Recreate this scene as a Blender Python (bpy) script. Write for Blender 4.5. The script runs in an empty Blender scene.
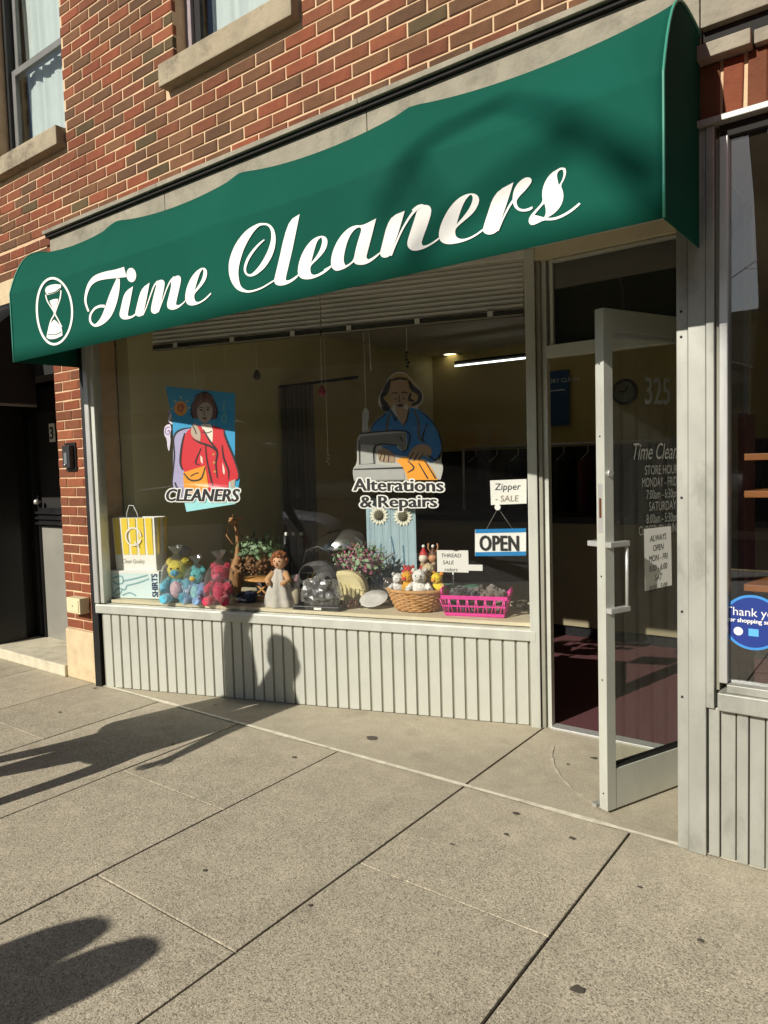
import bpy, bmesh, math, random
from mathutils import Vector, Matrix, noise
from mathutils.geometry import tessellate_polygon

# ------------------------------------------------------------------ camera, sky, sun, exposure
scene = bpy.context.scene
COL = scene.collection
FL, YAW, PITCH, ROLL = 721.28, 0.642468, 0.0612438, -0.0282388
CAM = Vector((0.0, -2.76925, 1.46))
W, H = 768, 1024
_f = Vector((-math.sin(YAW)*math.cos(PITCH), math.cos(YAW)*math.cos(PITCH), -math.sin(PITCH)))
_r0 = Vector((math.cos(YAW), math.sin(YAW), 0)); _u0 = _r0.cross(_f)
_r = _r0*math.cos(ROLL) + _u0*math.sin(ROLL); _u = _r.cross(_f)
cam_data = bpy.data.cameras.new('camera')
cam_data.sensor_width = 36; cam_data.lens = FL/1024*36
cam_data.clip_start = 0.05; cam_data.clip_end = 2000
cam = bpy.data.objects.new('camera', cam_data); COL.objects.link(cam)
cam.matrix_world = Matrix(((_r.x, _u.x, -_f.x, CAM.x), (_r.y, _u.y, -_f.y, CAM.y), (_r.z, _u.z, -_f.z, CAM.z), (0, 0, 0, 1)))
scene.camera = cam

LDIR = Vector((0.22, 1.0, -0.61)).normalized()          # the way sunlight travels
world = bpy.data.worlds.new('World'); scene.world = world; world.use_nodes = True
wn = world.node_tree.nodes; wl = world.node_tree.links
sky = wn.new('ShaderNodeTexSky'); sky.sky_type = 'NISHITA'; sky.sun_disc = False
sky.sun_elevation = math.asin(-LDIR.z); sky.sun_rotation = math.atan2(-LDIR.x, -LDIR.y)
sky.air_density = 1.0; sky.dust_density = 0.6
wl.new(sky.outputs[0], wn['Background'].inputs[0]); wn['Background'].inputs[1].default_value = 0.05
sun_data = bpy.data.lights.new('sun', 'SUN'); sun_data.energy = 5.0; sun_data.angle = math.radians(0.5)
sun_data.color = (1.0, 0.95, 0.87)
sun = bpy.data.objects.new('sun', sun_data); COL.objects.link(sun)
sun.rotation_euler = LDIR.to_track_quat('-Z', 'Y').to_euler(); sun.location = (-3, -12, 9)
vs = scene.view_settings; vs.view_transform = 'Standard'; vs.look = 'None'; vs.gamma = 1; vs.exposure = 0.15
vs.use_curve_mapping = False
scene.cycles.use_denoising = True
scene.cycles.max_bounces = 12; scene.cycles.transparent_max_bounces = 24
scene.cycles.sample_clamp_indirect = 6.0
R = math.radians
rnd = random.Random(7)

# ------------------------------------------------------------------ pixel helpers (a pixel gives a direction; the surface it touches gives the distance)
def ray(px, py): return _f + _r*((px-W/2)/FL) - _u*((py-H/2)/FL)
def onplane(px, py, ax, val):
    d = ray(px, py); t = (val-CAM[ax])/d[ax]; return CAM + d*t
def proj(P):
    d = Vector(P)-CAM; z = d.dot(_f)
    if z < .05: return None
    return (W/2+FL*d.dot(_r)/z, H/2-FL*d.dot(_u)/z)
SA = Vector((-4.50, 0.0, 0)); SB = Vector((-1.70, 0.874, 0))      # the shop window runs obliquely into the recess
SPHI = math.atan2(SB.y-SA.y, SB.x-SA.x); SDIR = (SB-SA).normalized(); SN = Vector((-SDIR.y, SDIR.x, 0))
SLEN = (SB-SA).length
def shop_px(px, py, off=0.0):
    d = ray(px, py); t = ((SA+SN*off-CAM).dot(SN))/d.dot(SN); P = CAM+d*t
    return (P-SA).dot(SDIR), P.z
def shop_w(s, y, z): return SA + SDIR*s + SN*y + Vector((0, 0, z))
def zpl(x): return .608-(x+4.5)*.0125                              # display platform height
def disp(px, py):
    z = .59
    for _ in range(6): P = onplane(px, py, 2, z); z = zpl(P.x)
    return P

# ------------------------------------------------------------------ materials
def lin(c):
    if isinstance(c, str):
        c = [int(c[i:i+2], 16)/255 for i in (0, 2, 4)]
    return tuple((v/12.92 if v <= .04045 else ((v+.055)/1.055)**2.4) for v in c)
MATS = {}
def mat(name, col, rough=.6, metal=0, var=.12, scale=6, bump=0.0, bscale=60, spec=.5, rand=0.0, stain=None, coord='Object', stretch=None, emit=0, coat=0, sheen=0, soot=0):
    """procedural material: base colour broken up by two noises, optional stains, per-object tint and bump"""
    if name in MATS: return MATS[name]
    m = bpy.data.materials.new(name); MATS[name] = m; m.use_nodes = True
    nt = m.node_tree; N = nt.nodes; L = nt.links; b = N['Principled BSDF']
    c = lin(col) if isinstance(col, str) else col
    tc = N.new('ShaderNodeTexCoord'); src = tc.outputs[coord]
    if coord == 'World':
        pass
    mp = N.new('ShaderNodeMapping'); L.new(src, mp.inputs[0])
    if stretch: mp.inputs['Scale'].default_value = stretch
    n1 = N.new('ShaderNodeTexNoise'); n1.inputs['Scale'].default_value = scale; n1.inputs['Detail'].default_value = 6
    L.new(mp.outputs[0], n1.inputs['Vector'])
    mr = N.new('ShaderNodeMapRange'); L.new(n1.outputs[0], mr.inputs[0])
    mr.inputs[1].default_value = .25; mr.inputs[2].default_value = .75
    mr.inputs[3].default_value = 1-var; mr.inputs[4].default_value = 1+var
    val = mr.outputs[0]
    if rand:
        oi = N.new('ShaderNodeObjectInfo'); m2 = N.new('ShaderNodeMapRange'); L.new(oi.outputs['Random'], m2.inputs[0])
        m2.inputs[3].default_value = 1-rand; m2.inputs[4].default_value = 1+rand
        mu = N.new('ShaderNodeMath'); mu.operation = 'MULTIPLY'; L.new(val, mu.inputs[0]); L.new(m2.outputs[0], mu.inputs[1]); val = mu.outputs[0]
    vm = N.new('ShaderNodeVectorMath'); vm.operation = 'SCALE'; vm.inputs[0].default_value = c; L.new(val, vm.inputs['Scale'])
    out = vm.outputs[0]
    if soot:                                                       # weathering that runs across neighbouring pieces
        gp = N.new('ShaderNodeNewGeometry'); nw = N.new('ShaderNodeTexNoise'); nw.inputs['Scale'].default_value = 1.5; nw.inputs['Detail'].default_value = 7; nw.inputs['Roughness'].default_value = .65
        L.new(gp.outputs['Position'], nw.inputs['Vector']); rw = N.new('ShaderNodeMapRange'); L.new(nw.outputs[0], rw.inputs[0]); rw.inputs[1].default_value = .3; rw.inputs[2].default_value = .7; rw.inputs[3].default_value = 1-soot; rw.inputs[4].default_value = 1+soot*.35
        v2 = N.new('ShaderNodeVectorMath'); v2.operation = 'SCALE'; L.new(out, v2.inputs[0]); L.new(rw.outputs[0], v2.inputs['Scale']); out = v2.outputs[0]
    if stain:
        sc_, sscale, amt = stain
        ns = N.new('ShaderNodeTexNoise'); ns.inputs['Scale'].default_value = sscale; ns.inputs['Detail'].default_value = 8; ns.inputs['Roughness'].default_value = .7
        L.new(mp.outputs[0], ns.inputs['Vector'])
        r2 = N.new('ShaderNodeMapRange'); L.new(ns.outputs[0], r2.inputs[0]); r2.inputs[1].default_value = .5; r2.inputs[2].default_value = .72
        r2.inputs[3].default_value = 0; r2.inputs[4].default_value = amt
        mx = N.new('ShaderNodeMix'); mx.data_type = 'RGBA'; L.new(r2.outputs[0], mx.inputs[0]); L.new(out, mx.inputs[6])
        mx.inputs[7].default_value = (*lin(sc_), 1); out = mx.outputs[2]
    L.new(out, b.inputs['Base Color'])
    rr = N.new('ShaderNodeMapRange'); L.new(n1.outputs[0], rr.inputs[0]); rr.inputs[3].default_value = max(0.02, rough-.08); rr.inputs[4].default_value = min(1, rough+.08)
    L.new(rr.outputs[0], b.inputs['Roughness']); b.inputs['Metallic'].default_value = metal
    b.inputs['Specular IOR Level'].default_value = spec
    if coat: b.inputs['Coat Weight'].default_value = coat
    if sheen: b.inputs['Sheen Weight'].default_value = sheen
    if bump:
        nb = N.new('ShaderNodeTexNoise'); nb.inputs['Scale'].default_value = bscale; nb.inputs['Detail'].default_value = 5
        L.new(mp.outputs[0], nb.inputs['Vector'])
        bp = N.new('ShaderNodeBump'); bp.inputs['Strength'].default_value = 1; bp.inputs['Distance'].default_value = bump
        L.new(nb.outputs[0], bp.inputs['Height']); L.new(bp.outputs[0], b.inputs['Normal'])
    if emit:
        b.inputs['Emission Color'].default_value = (*c, 1); b.inputs['Emission Strength'].default_value = emit
    return m
def glass_mat(name, tint=(1, 1, 1), refl=.045, rough=0.0, haze=0.0):
    if name in MATS: return MATS[name]
    m = bpy.data.materials.new(name); MATS[name] = m; m.use_nodes = True
    nt = m.node_tree; N = nt.nodes; L = nt.links; N.remove(N['Principled BSDF'])
    tr = N.new('ShaderNodeBsdfTransparent'); tr.inputs[0].default_value = (*tint, 1)
    gl = N.new('ShaderNodeBsdfGlossy'); gl.inputs['Roughness'].default_value = rough; gl.inputs[0].default_value = (1, 1, 1, 1)
    lw = N.new('ShaderNodeLayerWeight'); lw.inputs[0].default_value = .5
    pw = N.new('ShaderNodeMath'); pw.operation = 'POWER'; L.new(lw.outputs['Facing'], pw.inputs[0]); pw.inputs[1].default_value = 5
    ma = N.new('ShaderNodeMath'); ma.operation = 'MULTIPLY_ADD'; L.new(pw.outputs[0], ma.inputs[0]); ma.inputs[1].default_value = 1-refl; ma.inputs[2].default_value = refl
    mx = N.new('ShaderNodeMixShader'); L.new(ma.outputs[0], mx.inputs[0]); L.new(tr.outputs[0], mx.inputs[1]); L.new(gl.outputs[0], mx.inputs[2])
    out = mx.outputs[0]
    if haze:                                                       # a film of dust on the pane
        df = N.new('ShaderNodeBsdfDiffuse'); df.inputs[0].default_value = (.6, .58, .52, 1)
        m3 = N.new('ShaderNodeMixShader'); m3.inputs[0].default_value = haze
        L.new(out, m3.inputs[1]); L.new(df.outputs[0], m3.inputs[2]); out = m3.outputs[0]
    L.new(out, N['Material Output'].inputs[0]); return m
def concrete(name, base, light, dark, rand=.08):
    if name in MATS: return MATS[name]
    m = bpy.data.materials.new(name); MATS[name] = m; m.use_nodes = True
    nt = m.node_tree; N = nt.nodes; L = nt.links; b = N['Principled BSDF']
    geo = N.new('ShaderNodeNewGeometry'); P = geo.outputs['Position']
    def noi(s, d=6, r=.6):
        n = N.new('ShaderNodeTexNoise'); n.inputs['Scale'].default_value = s; n.inputs['Detail'].default_value = d; n.inputs['Roughness'].default_value = r
        L.new(P, n.inputs['Vector']); return n.outputs[0]
    def rng(i, a, b_, c, d):
        r = N.new('ShaderNodeMapRange'); L.new(i, r.inputs[0])
        for k, v in zip((1, 2, 3, 4), (a, b_, c, d)): r.inputs[k].default_value = v
        return r.outputs[0]
    def mixc(f, a, c):
        x = N.new('ShaderNodeMix'); x.data_type = 'RGBA'; L.new(f, x.inputs[0])
        if isinstance(a, tuple): x.inputs[6].default_value = (*a, 1)
        else: L.new(a, x.inputs[6])
        x.inputs[7].default_value = (*c, 1); return x.outputs[2]
    big = noi(1.3, 5); mid = noi(9, 5)
    c = mixc(rng(big, .35, .7, 0, .75), lin(base), tuple(v*.72 for v in lin(base)))
    c = mixc(rng(mid, .45, .75, 0, .35), c, lin(light))
    sx_ = N.new('ShaderNodeSeparateXYZ'); L.new(P, sx_.inputs[0])
    wob_ = N.new('ShaderNodeMath'); wob_.operation = 'MULTIPLY_ADD'; L.new(noi(2.2, 4), wob_.inputs[0]); wob_.inputs[1].default_value = .9; L.new(sx_.outputs[1], wob_.inputs[2])
    worn = rng(wob_.outputs[0], -.15, .45, 1, .35)                 # aggregate shows less on the trowelled strip by the wall
    def mul(a, b_):
        k = N.new('ShaderNodeMath'); k.operation = 'MULTIPLY'; L.new(a, k.inputs[0]); L.new(b_, k.inputs[1]); return k.outputs[0]
    vo = N.new('ShaderNodeTexVoronoi'); vo.inputs['Scale'].default_value = 235; L.new(P, vo.inputs['Vector'])
    sp = N.new('ShaderNodeSeparateColor'); L.new(vo.outputs['Color'], sp.inputs[0])
    c = mixc(mul(rng(sp.outputs[0], .68, .82, 0, .7), worn), c, lin(dark))
    c = mixc(mul(rng(sp.outputs[1], .8, .88, 0, .6), worn), c, lin(light))
    fine = noi(260, 2); c = mixc(rng(fine, .5, .7, 0, .6), c, tuple(v*.35 for v in lin(base))); c = mixc(rng(noi(75, 3, .7), .5, .75, 0, .4), c, lin('8a8170'))
    st = noi(3.1, 9, .72); c = mixc(rng(st, .55, .72, 0, .42), c, lin('776e5d'))
    spot = N.new('ShaderNodeTexVoronoi'); spot.inputs['Scale'].default_value = 1.7; fl_ = N.new('ShaderNodeVectorMath'); fl_.operation = 'MULTIPLY'; fl_.inputs[1].default_value = (1, 1, 0); L.new(P, fl_.inputs[0]); L.new(fl_.outputs[0], spot.inputs['Vector'])
    c = mixc(rng(spot.outputs['Distance'], .016, .03, .6, 0), c, lin('51493e'))
    oi = N.new('ShaderNodeObjectInfo'); sc = N.new('ShaderNodeVectorMath'); sc.operation = 'SCALE'; L.new(c, sc.inputs[0])
    L.new(rng(oi.outputs['Random'], 0, 1, 1-rand, 1+rand), sc.inputs['Scale'])
    L.new(sc.outputs[0], b.inputs['Base Color']); b.inputs['Roughness'].default_value = .9; b.inputs['Specular IOR Level'].default_value = .25
    bp = N.new('ShaderNodeBump'); bp.inputs['Distance'].default_value = .0025; L.new(noi(170, 4), bp.inputs['Height']); L.new(bp.outputs[0], b.inputs['Normal'])
    return m

# ------------------------------------------------------------------ mesh builder
class MB:
    def __init__(s): s.v = []; s.f = []; s.m = []; s.smooth = []
    def add(s, vs, fs, mi=0, sm=False):
        o = len(s.v); s.v += [tuple(v) for v in vs]
        for f in fs: s.f.append(tuple(o+i for i in f)); s.m.append(mi); s.smooth.append(sm)
        return s
    def box(s, x0, x1, y0, y1, z0, z1, mi=0, bev=0):
        if bev <= 0:
            vs = [(x, y, z) for x in (x0, x1) for y in (y0, y1) for z in (z0, z1)]
            return s.add(vs, [(0, 1, 3, 2), (4, 6, 7, 5), (0, 4, 5, 1), (2, 3, 7, 6), (0, 2, 6, 4), (1, 5, 7, 3)], mi)
        bm = bmesh.new(); bmesh.ops.create_cube(bm, size=1)
        for v in bm.verts: v.co = Vector(((x0+x1)/2+v.co.x*(x1-x0), (y0+y1)/2+v.co.y*(y1-y0), (z0+z1)/2+v.co.z*(z1-z0)))
        bmesh.ops.bevel(bm, geom=bm.edges[:], offset=bev, segments=2, affect='EDGES', profile=.6)
        bm.verts.index_update(); s.add([v.co for v in bm.verts], [[v.index for v in f.verts] for f in bm.faces], mi); bm.free(); return s
    def tube(s, pts, rad, n=10, mi=0, cap=True):
        pts = [Vector(p) for p in pts]; rad = rad if isinstance(rad, (list, tuple)) else [rad]*len(pts)
        vs = []; up = None
        for i, p in enumerate(pts):
            t = (pts[min(i+1, len(pts)-1)]-pts[max(i-1, 0)]).normalized()
            if up is None:
                a = Vector((0, 0, 1)) if abs(t.z) < .9 else Vector((1, 0, 0)); up = (a-t*a.dot(t)).normalized()
            else: up = (up-t*up.dot(t)).normalized()
            q = t.cross(up)
            for k in range(n):
                a = 2*math.pi*k/n; vs.append(p+(up*math.cos(a)+q*math.sin(a))*rad[i])
        fs = [(i*n+k, i*n+(k+1) % n, (i+1)*n+(k+1) % n, (i+1)*n+k) for i in range(len(pts)-1) for k in range(n)]
        s.add(vs, fs, mi, True)
        if cap: s.add(vs[:n], [tuple(range(n))[::-1]], mi); s.add(vs[-n:], [tuple(range(n))], mi)
        return s
    def lathe(s, prof, c=(0, 0, 0), n=20, mi=0, sx=1, sy=1):
        vs = [(c[0]+r*math.cos(2*math.pi*k/n)*sx, c[1]+r*math.sin(2*math.pi*k/n)*sy, c[2]+z) for r, z in prof for k in range(n)]
        fs = [(i*n+k, i*n+(k+1) % n, (i+1)*n+(k+1) % n, (i+1)*n+k) for i in range(len(prof)-1) for k in range(n)]
        return s.add(vs, fs, mi, True)
    def ball(s, c, r, mi=0, n=12, wob=0, seed=0):
        rx, ry, rz = r if isinstance(r, (list, tuple)) else (r, r, r)
        vs = []; m = n//2+1
        for i in range(m+1):
            th = math.pi*i/m
            for k in range(n):
                a = 2*math.pi*k/n; d = Vector((math.sin(th)*math.cos(a), math.sin(th)*math.sin(a), math.cos(th)))
                w = 1+(wob*noise.noise(d*2.2+Vector((seed*3.1, seed, 0))) if wob else 0)
                vs.append((c[0]+d.x*rx*w, c[1]+d.y*ry*w, c[2]+d.z*rz*w))
        fs = [(i*n+k, (i+1)*n+k, (i+1)*n+(k+1) % n, i*n+(k+1) % n) for i in range(m) for k in range(n)]
        return s.add(vs, fs, mi, True)
    def prism(s, poly, y0, y1, mi=0):          # polygon in x,z pulled along y
        n = len(poly); vs = [(x, y0, z) for x, z in poly]+[(x, y1, z) for x, z in poly]
        tri = tessellate_polygon([[Vector((x, z, 0)) for x, z in poly]])
        fs = [tuple(t) for t in tri]+[tuple(n+i for i in t)[::-1] for t in tri]+[(i, (i+1) % n, n+(i+1) % n, n+i) for i in range(n)]
        return s.add(vs, fs, mi)
    def build(s, name, mats, parent=None, loc=None, rotz=0, auto=True):
        me = bpy.data.meshes.new(name); me.from_pydata(s.v, [], s.f)
        mats = mats if isinstance(mats, (list, tuple)) else [mats]
        for m in mats: me.materials.append(m)
        me.polygons.foreach_set('material_index', s.m); me.polygons.foreach_set('use_smooth', s.smooth)
        bm = bmesh.new(); bm.from_mesh(me); bmesh.ops.remove_doubles(bm, verts=bm.verts, dist=1e-6); bmesh.ops.recalc_face_normals(bm, faces=bm.faces); bm.to_mesh(me); bm.free()
        return obj(name, me, parent, loc, rotz)
def obj(name, me, parent=None, loc=None, rotz=0):
    o = bpy.data.objects.new(name, me); COL.objects.link(o)
    if parent: o.parent = parent
    if loc is not None: o.location = loc
    o.rotation_euler = (0, 0, rotz); return o
def tag(o, label=None, cat=None, group=None, kind=None):
    for k, v in (('label', label), ('category', cat), ('group', group), ('kind', kind)):
        if v: o[k] = v
    return o
def thing(name, label, cat, loc=(0, 0, 0), rotz=0, group=None):
    o = bpy.data.objects.new(name, None); COL.objects.link(o); o.location = loc; o.rotation_euler = (0, 0, rotz); o.empty_display_size = .1
    return tag(o, label, cat, group)
def box(name, m, parent, x0, x1, y0, y1, z0, z1, bev=0): return MB().box(x0, x1, y0, y1, z0, z1, 0, bev).build(name, m, parent)
def structure(o): o['kind'] = 'structure'; return o

# flat outlines: polygon loops (with holes) in any 2-D frame
def smooth_loop(pts, it=2, corner=60):
    pts = [Vector(p) for p in pts]
    for k in range(it):
        n = len(pts); out = []
        for i in range(n):
            a, b, c = pts[i-1], pts[i], pts[(i+1) % n]
            ang = math.degrees((b-a).angle(c-b, 0)) if (b-a).length > 1e-9 and (c-b).length > 1e-9 else 0
            if ang > corner: out.append(b)
            else: out += [b*.75+a*.25, b*.75+c*.25]
        pts = out
    return pts
def crom(pts, sub=6):
    out = []; n = len(pts)
    for i in range(n-1):
        p0, p1, p2, p3 = (Vector(pts[max(0, min(n-1, i+k))]) for k in (-1, 0, 1, 2))
        for j in range(sub):
            t = j/sub; out.append(.5*((2*p1)+(p2-p0)*t+(2*p0-5*p1+4*p2-p3)*t*t+(3*p1-p0-3*p2+p3)*t**3))
    out.append(Vector(pts[-1])); return out
def add_fill(mb, loops, fn, mi=0):
    fl = [v for l in loops for v in l]
    tri = tessellate_polygon([[Vector((v[0], v[1], 0)) for v in l] for l in loops])
    mb.add([fn(v[0], v[1]) for v in fl], [tuple(t) for t in tri], mi); return mb
def add_stroke(mb, pts, fn, mi=0, sub=6, w=None):
    P = crom([Vector((p[0], p[1], p[2] if len(p) > 2 else w)) for p in pts], sub); vs = []
    for i, p in enumerate(P):
        t = (P[min(i+1, len(P)-1)]-P[max(0, i-1)]).to_2d(); t = t.normalized() if t.length > 0 else Vector((1, 0))
        q = Vector((-t.y, t.x))*max(p.z, .01)/2; vs += [fn(p.x+q.x, p.y+q.y), fn(p.x-q.x, p.y-q.y)]
    mb.add(vs, [(2*i, 2*i+1, 2*i+3, 2*i+2) for i in range(len(P)-1)], mi); return mb
def text_mesh(txt, size, bold=0.0, shear=0.0, align='LEFT', space=1.0, ring=0.0):
    """text as a flat mesh; bold thickens it with shifted copies, each a hair behind the last"""
    cu = bpy.data.curves.new('lettering', 'FONT'); cu.body = txt; cu.size = size; cu.shear = shear
    cu.align_x = align; cu.space_character = space; cu.resolution_u = 3; cu.space_line = .95
    o = bpy.data.objects.new('lettering', cu); COL.objects.link(o)
    dg = bpy.context.evaluated_depsgraph_get(); me = bpy.data.meshes.new_from_object(o.evaluated_get(dg))
    bpy.data.objects.remove(o); bpy.data.curves.remove(cu)
    sh = [(0, 0)]
    if bold: sh += [(bold*f, bold*g) for f, g in ((-1, 0), (-.5, .3), (.5, -.3), (1, 0), (-.5, -.3), (.5, .3))]
    if ring: sh = [(a+ring*math.cos(t*math.pi/6), b+ring*math.sin(t*math.pi/6)) for a, b in ((-bold, 0), (0, 0), (bold, 0)) for t in range(12)]
    if len(sh) > 1:
        V = [v.co.copy() for v in me.vertices]; F = [tuple(p.vertices) for p in me.polygons]; nv, nf = [], []
        for k, (dx, dy) in enumerate(sh):
            b = len(nv); nv += [(v.x+dx*size, v.y+dy*size, k) for v in V]; nf += [tuple(b+q for q in f) for f in F]
        me = bpy.data.meshes.new('lettering'); me.from_pydata(nv, [], nf)
    return me
LAYER = 2.5e-5
def lettering(name, txt, m, parent, place, size, **k):
    """text laid flat; place(x, y) gives the point in the parent's frame"""
    sx = k.pop('sx', 1); push = Vector(k.pop('push', (0, 1, 0))); me = text_mesh(txt, size, **k); me.materials.append(m)
    for v in me.vertices:
        k_ = v.co.z; a = Vector(place(v.co.x*sx, v.co.y)); b = depth if (depth := k_*LAYER) else 0
        v.co = a+push*b
    return obj(name, me, parent)

# ------------------------------------------------------------------ shared materials
M_conc = concrete('sidewalk concrete', 'b6ac95', 'dccfb4', '665d4e')
M_conc2 = concrete('recess concrete', 'b5ab94', 'cfc5ab', '877d68', .02)
M_asph = mat('asphalt', '4a4a4a', .9, var=.25, scale=40, bump=.004, bscale=120, coord='Object')
M_joint = mat('joint dirt', '38332b', .95, var=.3, scale=20)
M_seal = mat('joint mortar', 'd6cfb8', .9, var=.2, scale=18, stain=('857c68', 7, .7))
M_curb = mat('curb granite', '8f8b83', .85, var=.15, scale=25, bump=.002)
M_mort = mat('brick mortar', 'd9b891', .95, var=.16, scale=9, bump=.003, bscale=150, stain=('b09a7c', 3, .4), soot=.2)
BRK = [mat('brick '+n, c, .88, var=.22, scale=26, bump=.0022, bscale=140, rand=.13, spec=.25, stain=(s, 14, .55), soot=.3) for n, c, s in
       (('red', '864b33', '65402d'), ('russet', '7b4a33', '5c3e2c'), ('brown', '724f36', '54402f'), ('umber', '644833', '493b2e'), ('olive', '5a4b33', '443c2c'), ('orange', '8e5439', '6f4631'))]
M_stone = mat('limestone', 'ab9d82', .9, var=.25, scale=8, bump=.003, bscale=70, stain=('403a30', 4, .95), soot=.25)
M_stone2 = mat('cream stone', 'c9b48f', .9, var=.14, scale=10, bump=.003, bscale=90, stain=('8a7558', 6, .5))
M_band = mat('weathered stone band', '948d7b', .9, var=.22, scale=7, bump=.003, bscale=60, stain=('5e584c', 4, .7))
M_black = mat('black paint', '141414', .45, var=.2, scale=12)
M_dark = mat('dark matte finish', '1b1815', .85, var=.3, scale=10)
M_alu = mat('weathered aluminium', 'c9cabd', .42, .3, var=.05, scale=4, stretch=(3, 3, 1), stain=('8d897e', 2.2, .3), soot=.09)
M_alu2 = mat('grimy aluminium', 'a8a89d', .45, .25, var=.09, scale=6, stretch=(2, 2, 1), stain=('6d6a60', 3.5, .6), soot=.12)
M_alu3 = mat('bright aluminium', 'c9c8c2', .35, .5, var=.06, scale=6, stretch=(5, 5, .6))
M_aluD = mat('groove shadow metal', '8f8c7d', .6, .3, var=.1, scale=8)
M_glass = glass_mat('shop glass', (.985, .99, .985), .05, haze=.002)
M_glassd = glass_mat('door glass', (.93, .95, .93), .06, haze=.006)
M_glassw = glass_mat('sash glass', (.9, .93, .92), .06)
M_tan = mat('tan wall', 'dcd6a8', .9, var=.06, scale=3)
M_tan2 = mat('olive wall', 'c4b474', .9, var=.06, scale=3)
M_white = mat('white paint', 'e6e4dc', .6, var=.04, scale=9)
M_cream = mat('cream laminate', 'cbbf9f', .7, var=.08, scale=7)
M_carpet = mat('maroon carpet', '552d2e', .95, var=.2, scale=60, bump=.003, bscale=200)

# ------------------------------------------------------------------ ground
o = structure(MB().box(-150, 150, -150, 150, -.6, -.22).build('ground', M_joint))
o = structure(MB().box(-60, 60, -12.6, -4.17, -.3, -.13).build('road', M_asph))
MB().box(-60, 60, -8.42, -8.30, -.1295, -.126).build('lane_line', mat('yellow road paint', 'c9a437', .8, var=.2, scale=15), o)
side = structure(MB().box(-14, 9, -4.0, .95, -.2, -.012).build('sidewalk', M_joint))
structure(MB().box(-60, 60, -4.165, -4.005, -.25, -.004, bev=.012).build('curb', M_curb))
structure(MB().box(-60, 60, -17, -12.62, -.25, 0).build('far_sidewalk', M_conc2))
def slab_mesh(w, d):
    mb = MB().box(-w/2, w/2, -d/2, d/2, -.05, 0, 0, .003); me = bpy.data.meshes.new('slab'); me.from_pydata(mb.v, [], mb.f); me.materials.append(M_conc); return me
slabs = {}
STX = -.905; SW = .7535
for k in range(-8, 17):
    x1 = STX-SW*k; x0 = x1-SW; odd = k % 2 == 0
    ys = [0, -.77, -1.97, -3.17, -3.995] if odd else [0, -1.37, -2.57, -3.995]
    for a, b in zip(ys[:-1], ys[1:]):
        key = round(a-b, 3)
        if key not in slabs: slabs[key] = slab_mesh(SW-.009, a-b-.006)
        o = obj('slab', slabs[key], side, ((x0+x1)/2, (a+b)/2, rnd.uniform(-.002, .0005)))
# recessed entrance floor, one joint at the door's left jamb
def poly_slab(name, pts, m, z0, z1, parent):
    n = len(pts); mb = MB(); tri = tessellate_polygon([[Vector((x, y, 0)) for x, y in pts]])
    mb.add([(x, y, z1) for x, y in pts]+[(x, y, z0) for x, y in pts], [tuple(t) for t in tri]+[tuple(n+i for i in t) for t in tri]+[(i, (i+1) % n, n+(i+1) % n, n+i) for i in range(n)])
    return mb.build(name, m, parent)
poly_slab('entrance_slab', [(-4.6, .012), (-1.666, .012), (-1.666, .90)], M_conc2, -.05, .001, side)
poly_slab('entrance_slab', [(-1.654, .012), (-.70, .012), (-.70, .93), (-1.654, .93)], M_conc2, -.05, .001, side)
mb = MB()                                                         # uneven mortar line along the building
xs = [-4.6+i*.06 for i in range(120)]
for a, b in zip(xs[:-1], xs[1:]):
    w1 = .011+.008*noise.noise(Vector((a*3, 0, 0))); w2 = .011+.008*noise.noise(Vector((b*3, 0, 0)))
    mb.add([(a, -w1, .0035), (b, -w2, .0035), (b, w2+.004, .0035), (a, w1+.004, .0035)], [(0, 1, 2, 3)])
mb.build('mortar_line', M_seal, side)
mb = MB(); hx, hy = -.70, .88                                       # scrape the door has worn into the concrete
arc = [(hx+.843*math.cos(R(a)), hy+.843*math.sin(R(a)), .012+.006*math.sin(a*.7)) for a in range(196, 246, 3)]
add_stroke(mb, arc, lambda x, y: (x, y, .0045), 0, 3); mb.build('door_scrape', mat('scraped concrete', 'b4ab95', .9, var=.2, scale=20), side)

M_gum = mat('trodden gum', '4f483d', .8, var=.2, scale=60)
for i, (px, py, rr) in enumerate(((516, 813, .014), (572, 838, .013), (506, 834, .01), (578, 989, .02), (640, 887, .008), (594, 758, .016), (622, 763, .02), (568, 764, .011), (406, 708, .016), (372, 738, .035), (294, 757, .012), (173, 744, .01), (345, 700, .012), (95, 688, .014), (60, 712, .012), (452, 844, .008), (310, 905, .009), (700, 940, .01), (205, 870, .009))):
    g = onplane(px, py, 2, .0025); r = random.Random(i)
    add_fill(MB(), [smooth_loop([(g.x+rr*r.uniform(.6, 1.2)*math.cos(a*.7854)*1.2, g.y+rr*r.uniform(.6, 1.2)*math.sin(a*.7854)) for a in range(8)])], lambda x, y: (x, y, .0025)).build('gum_spot', M_gum, side)

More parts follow.
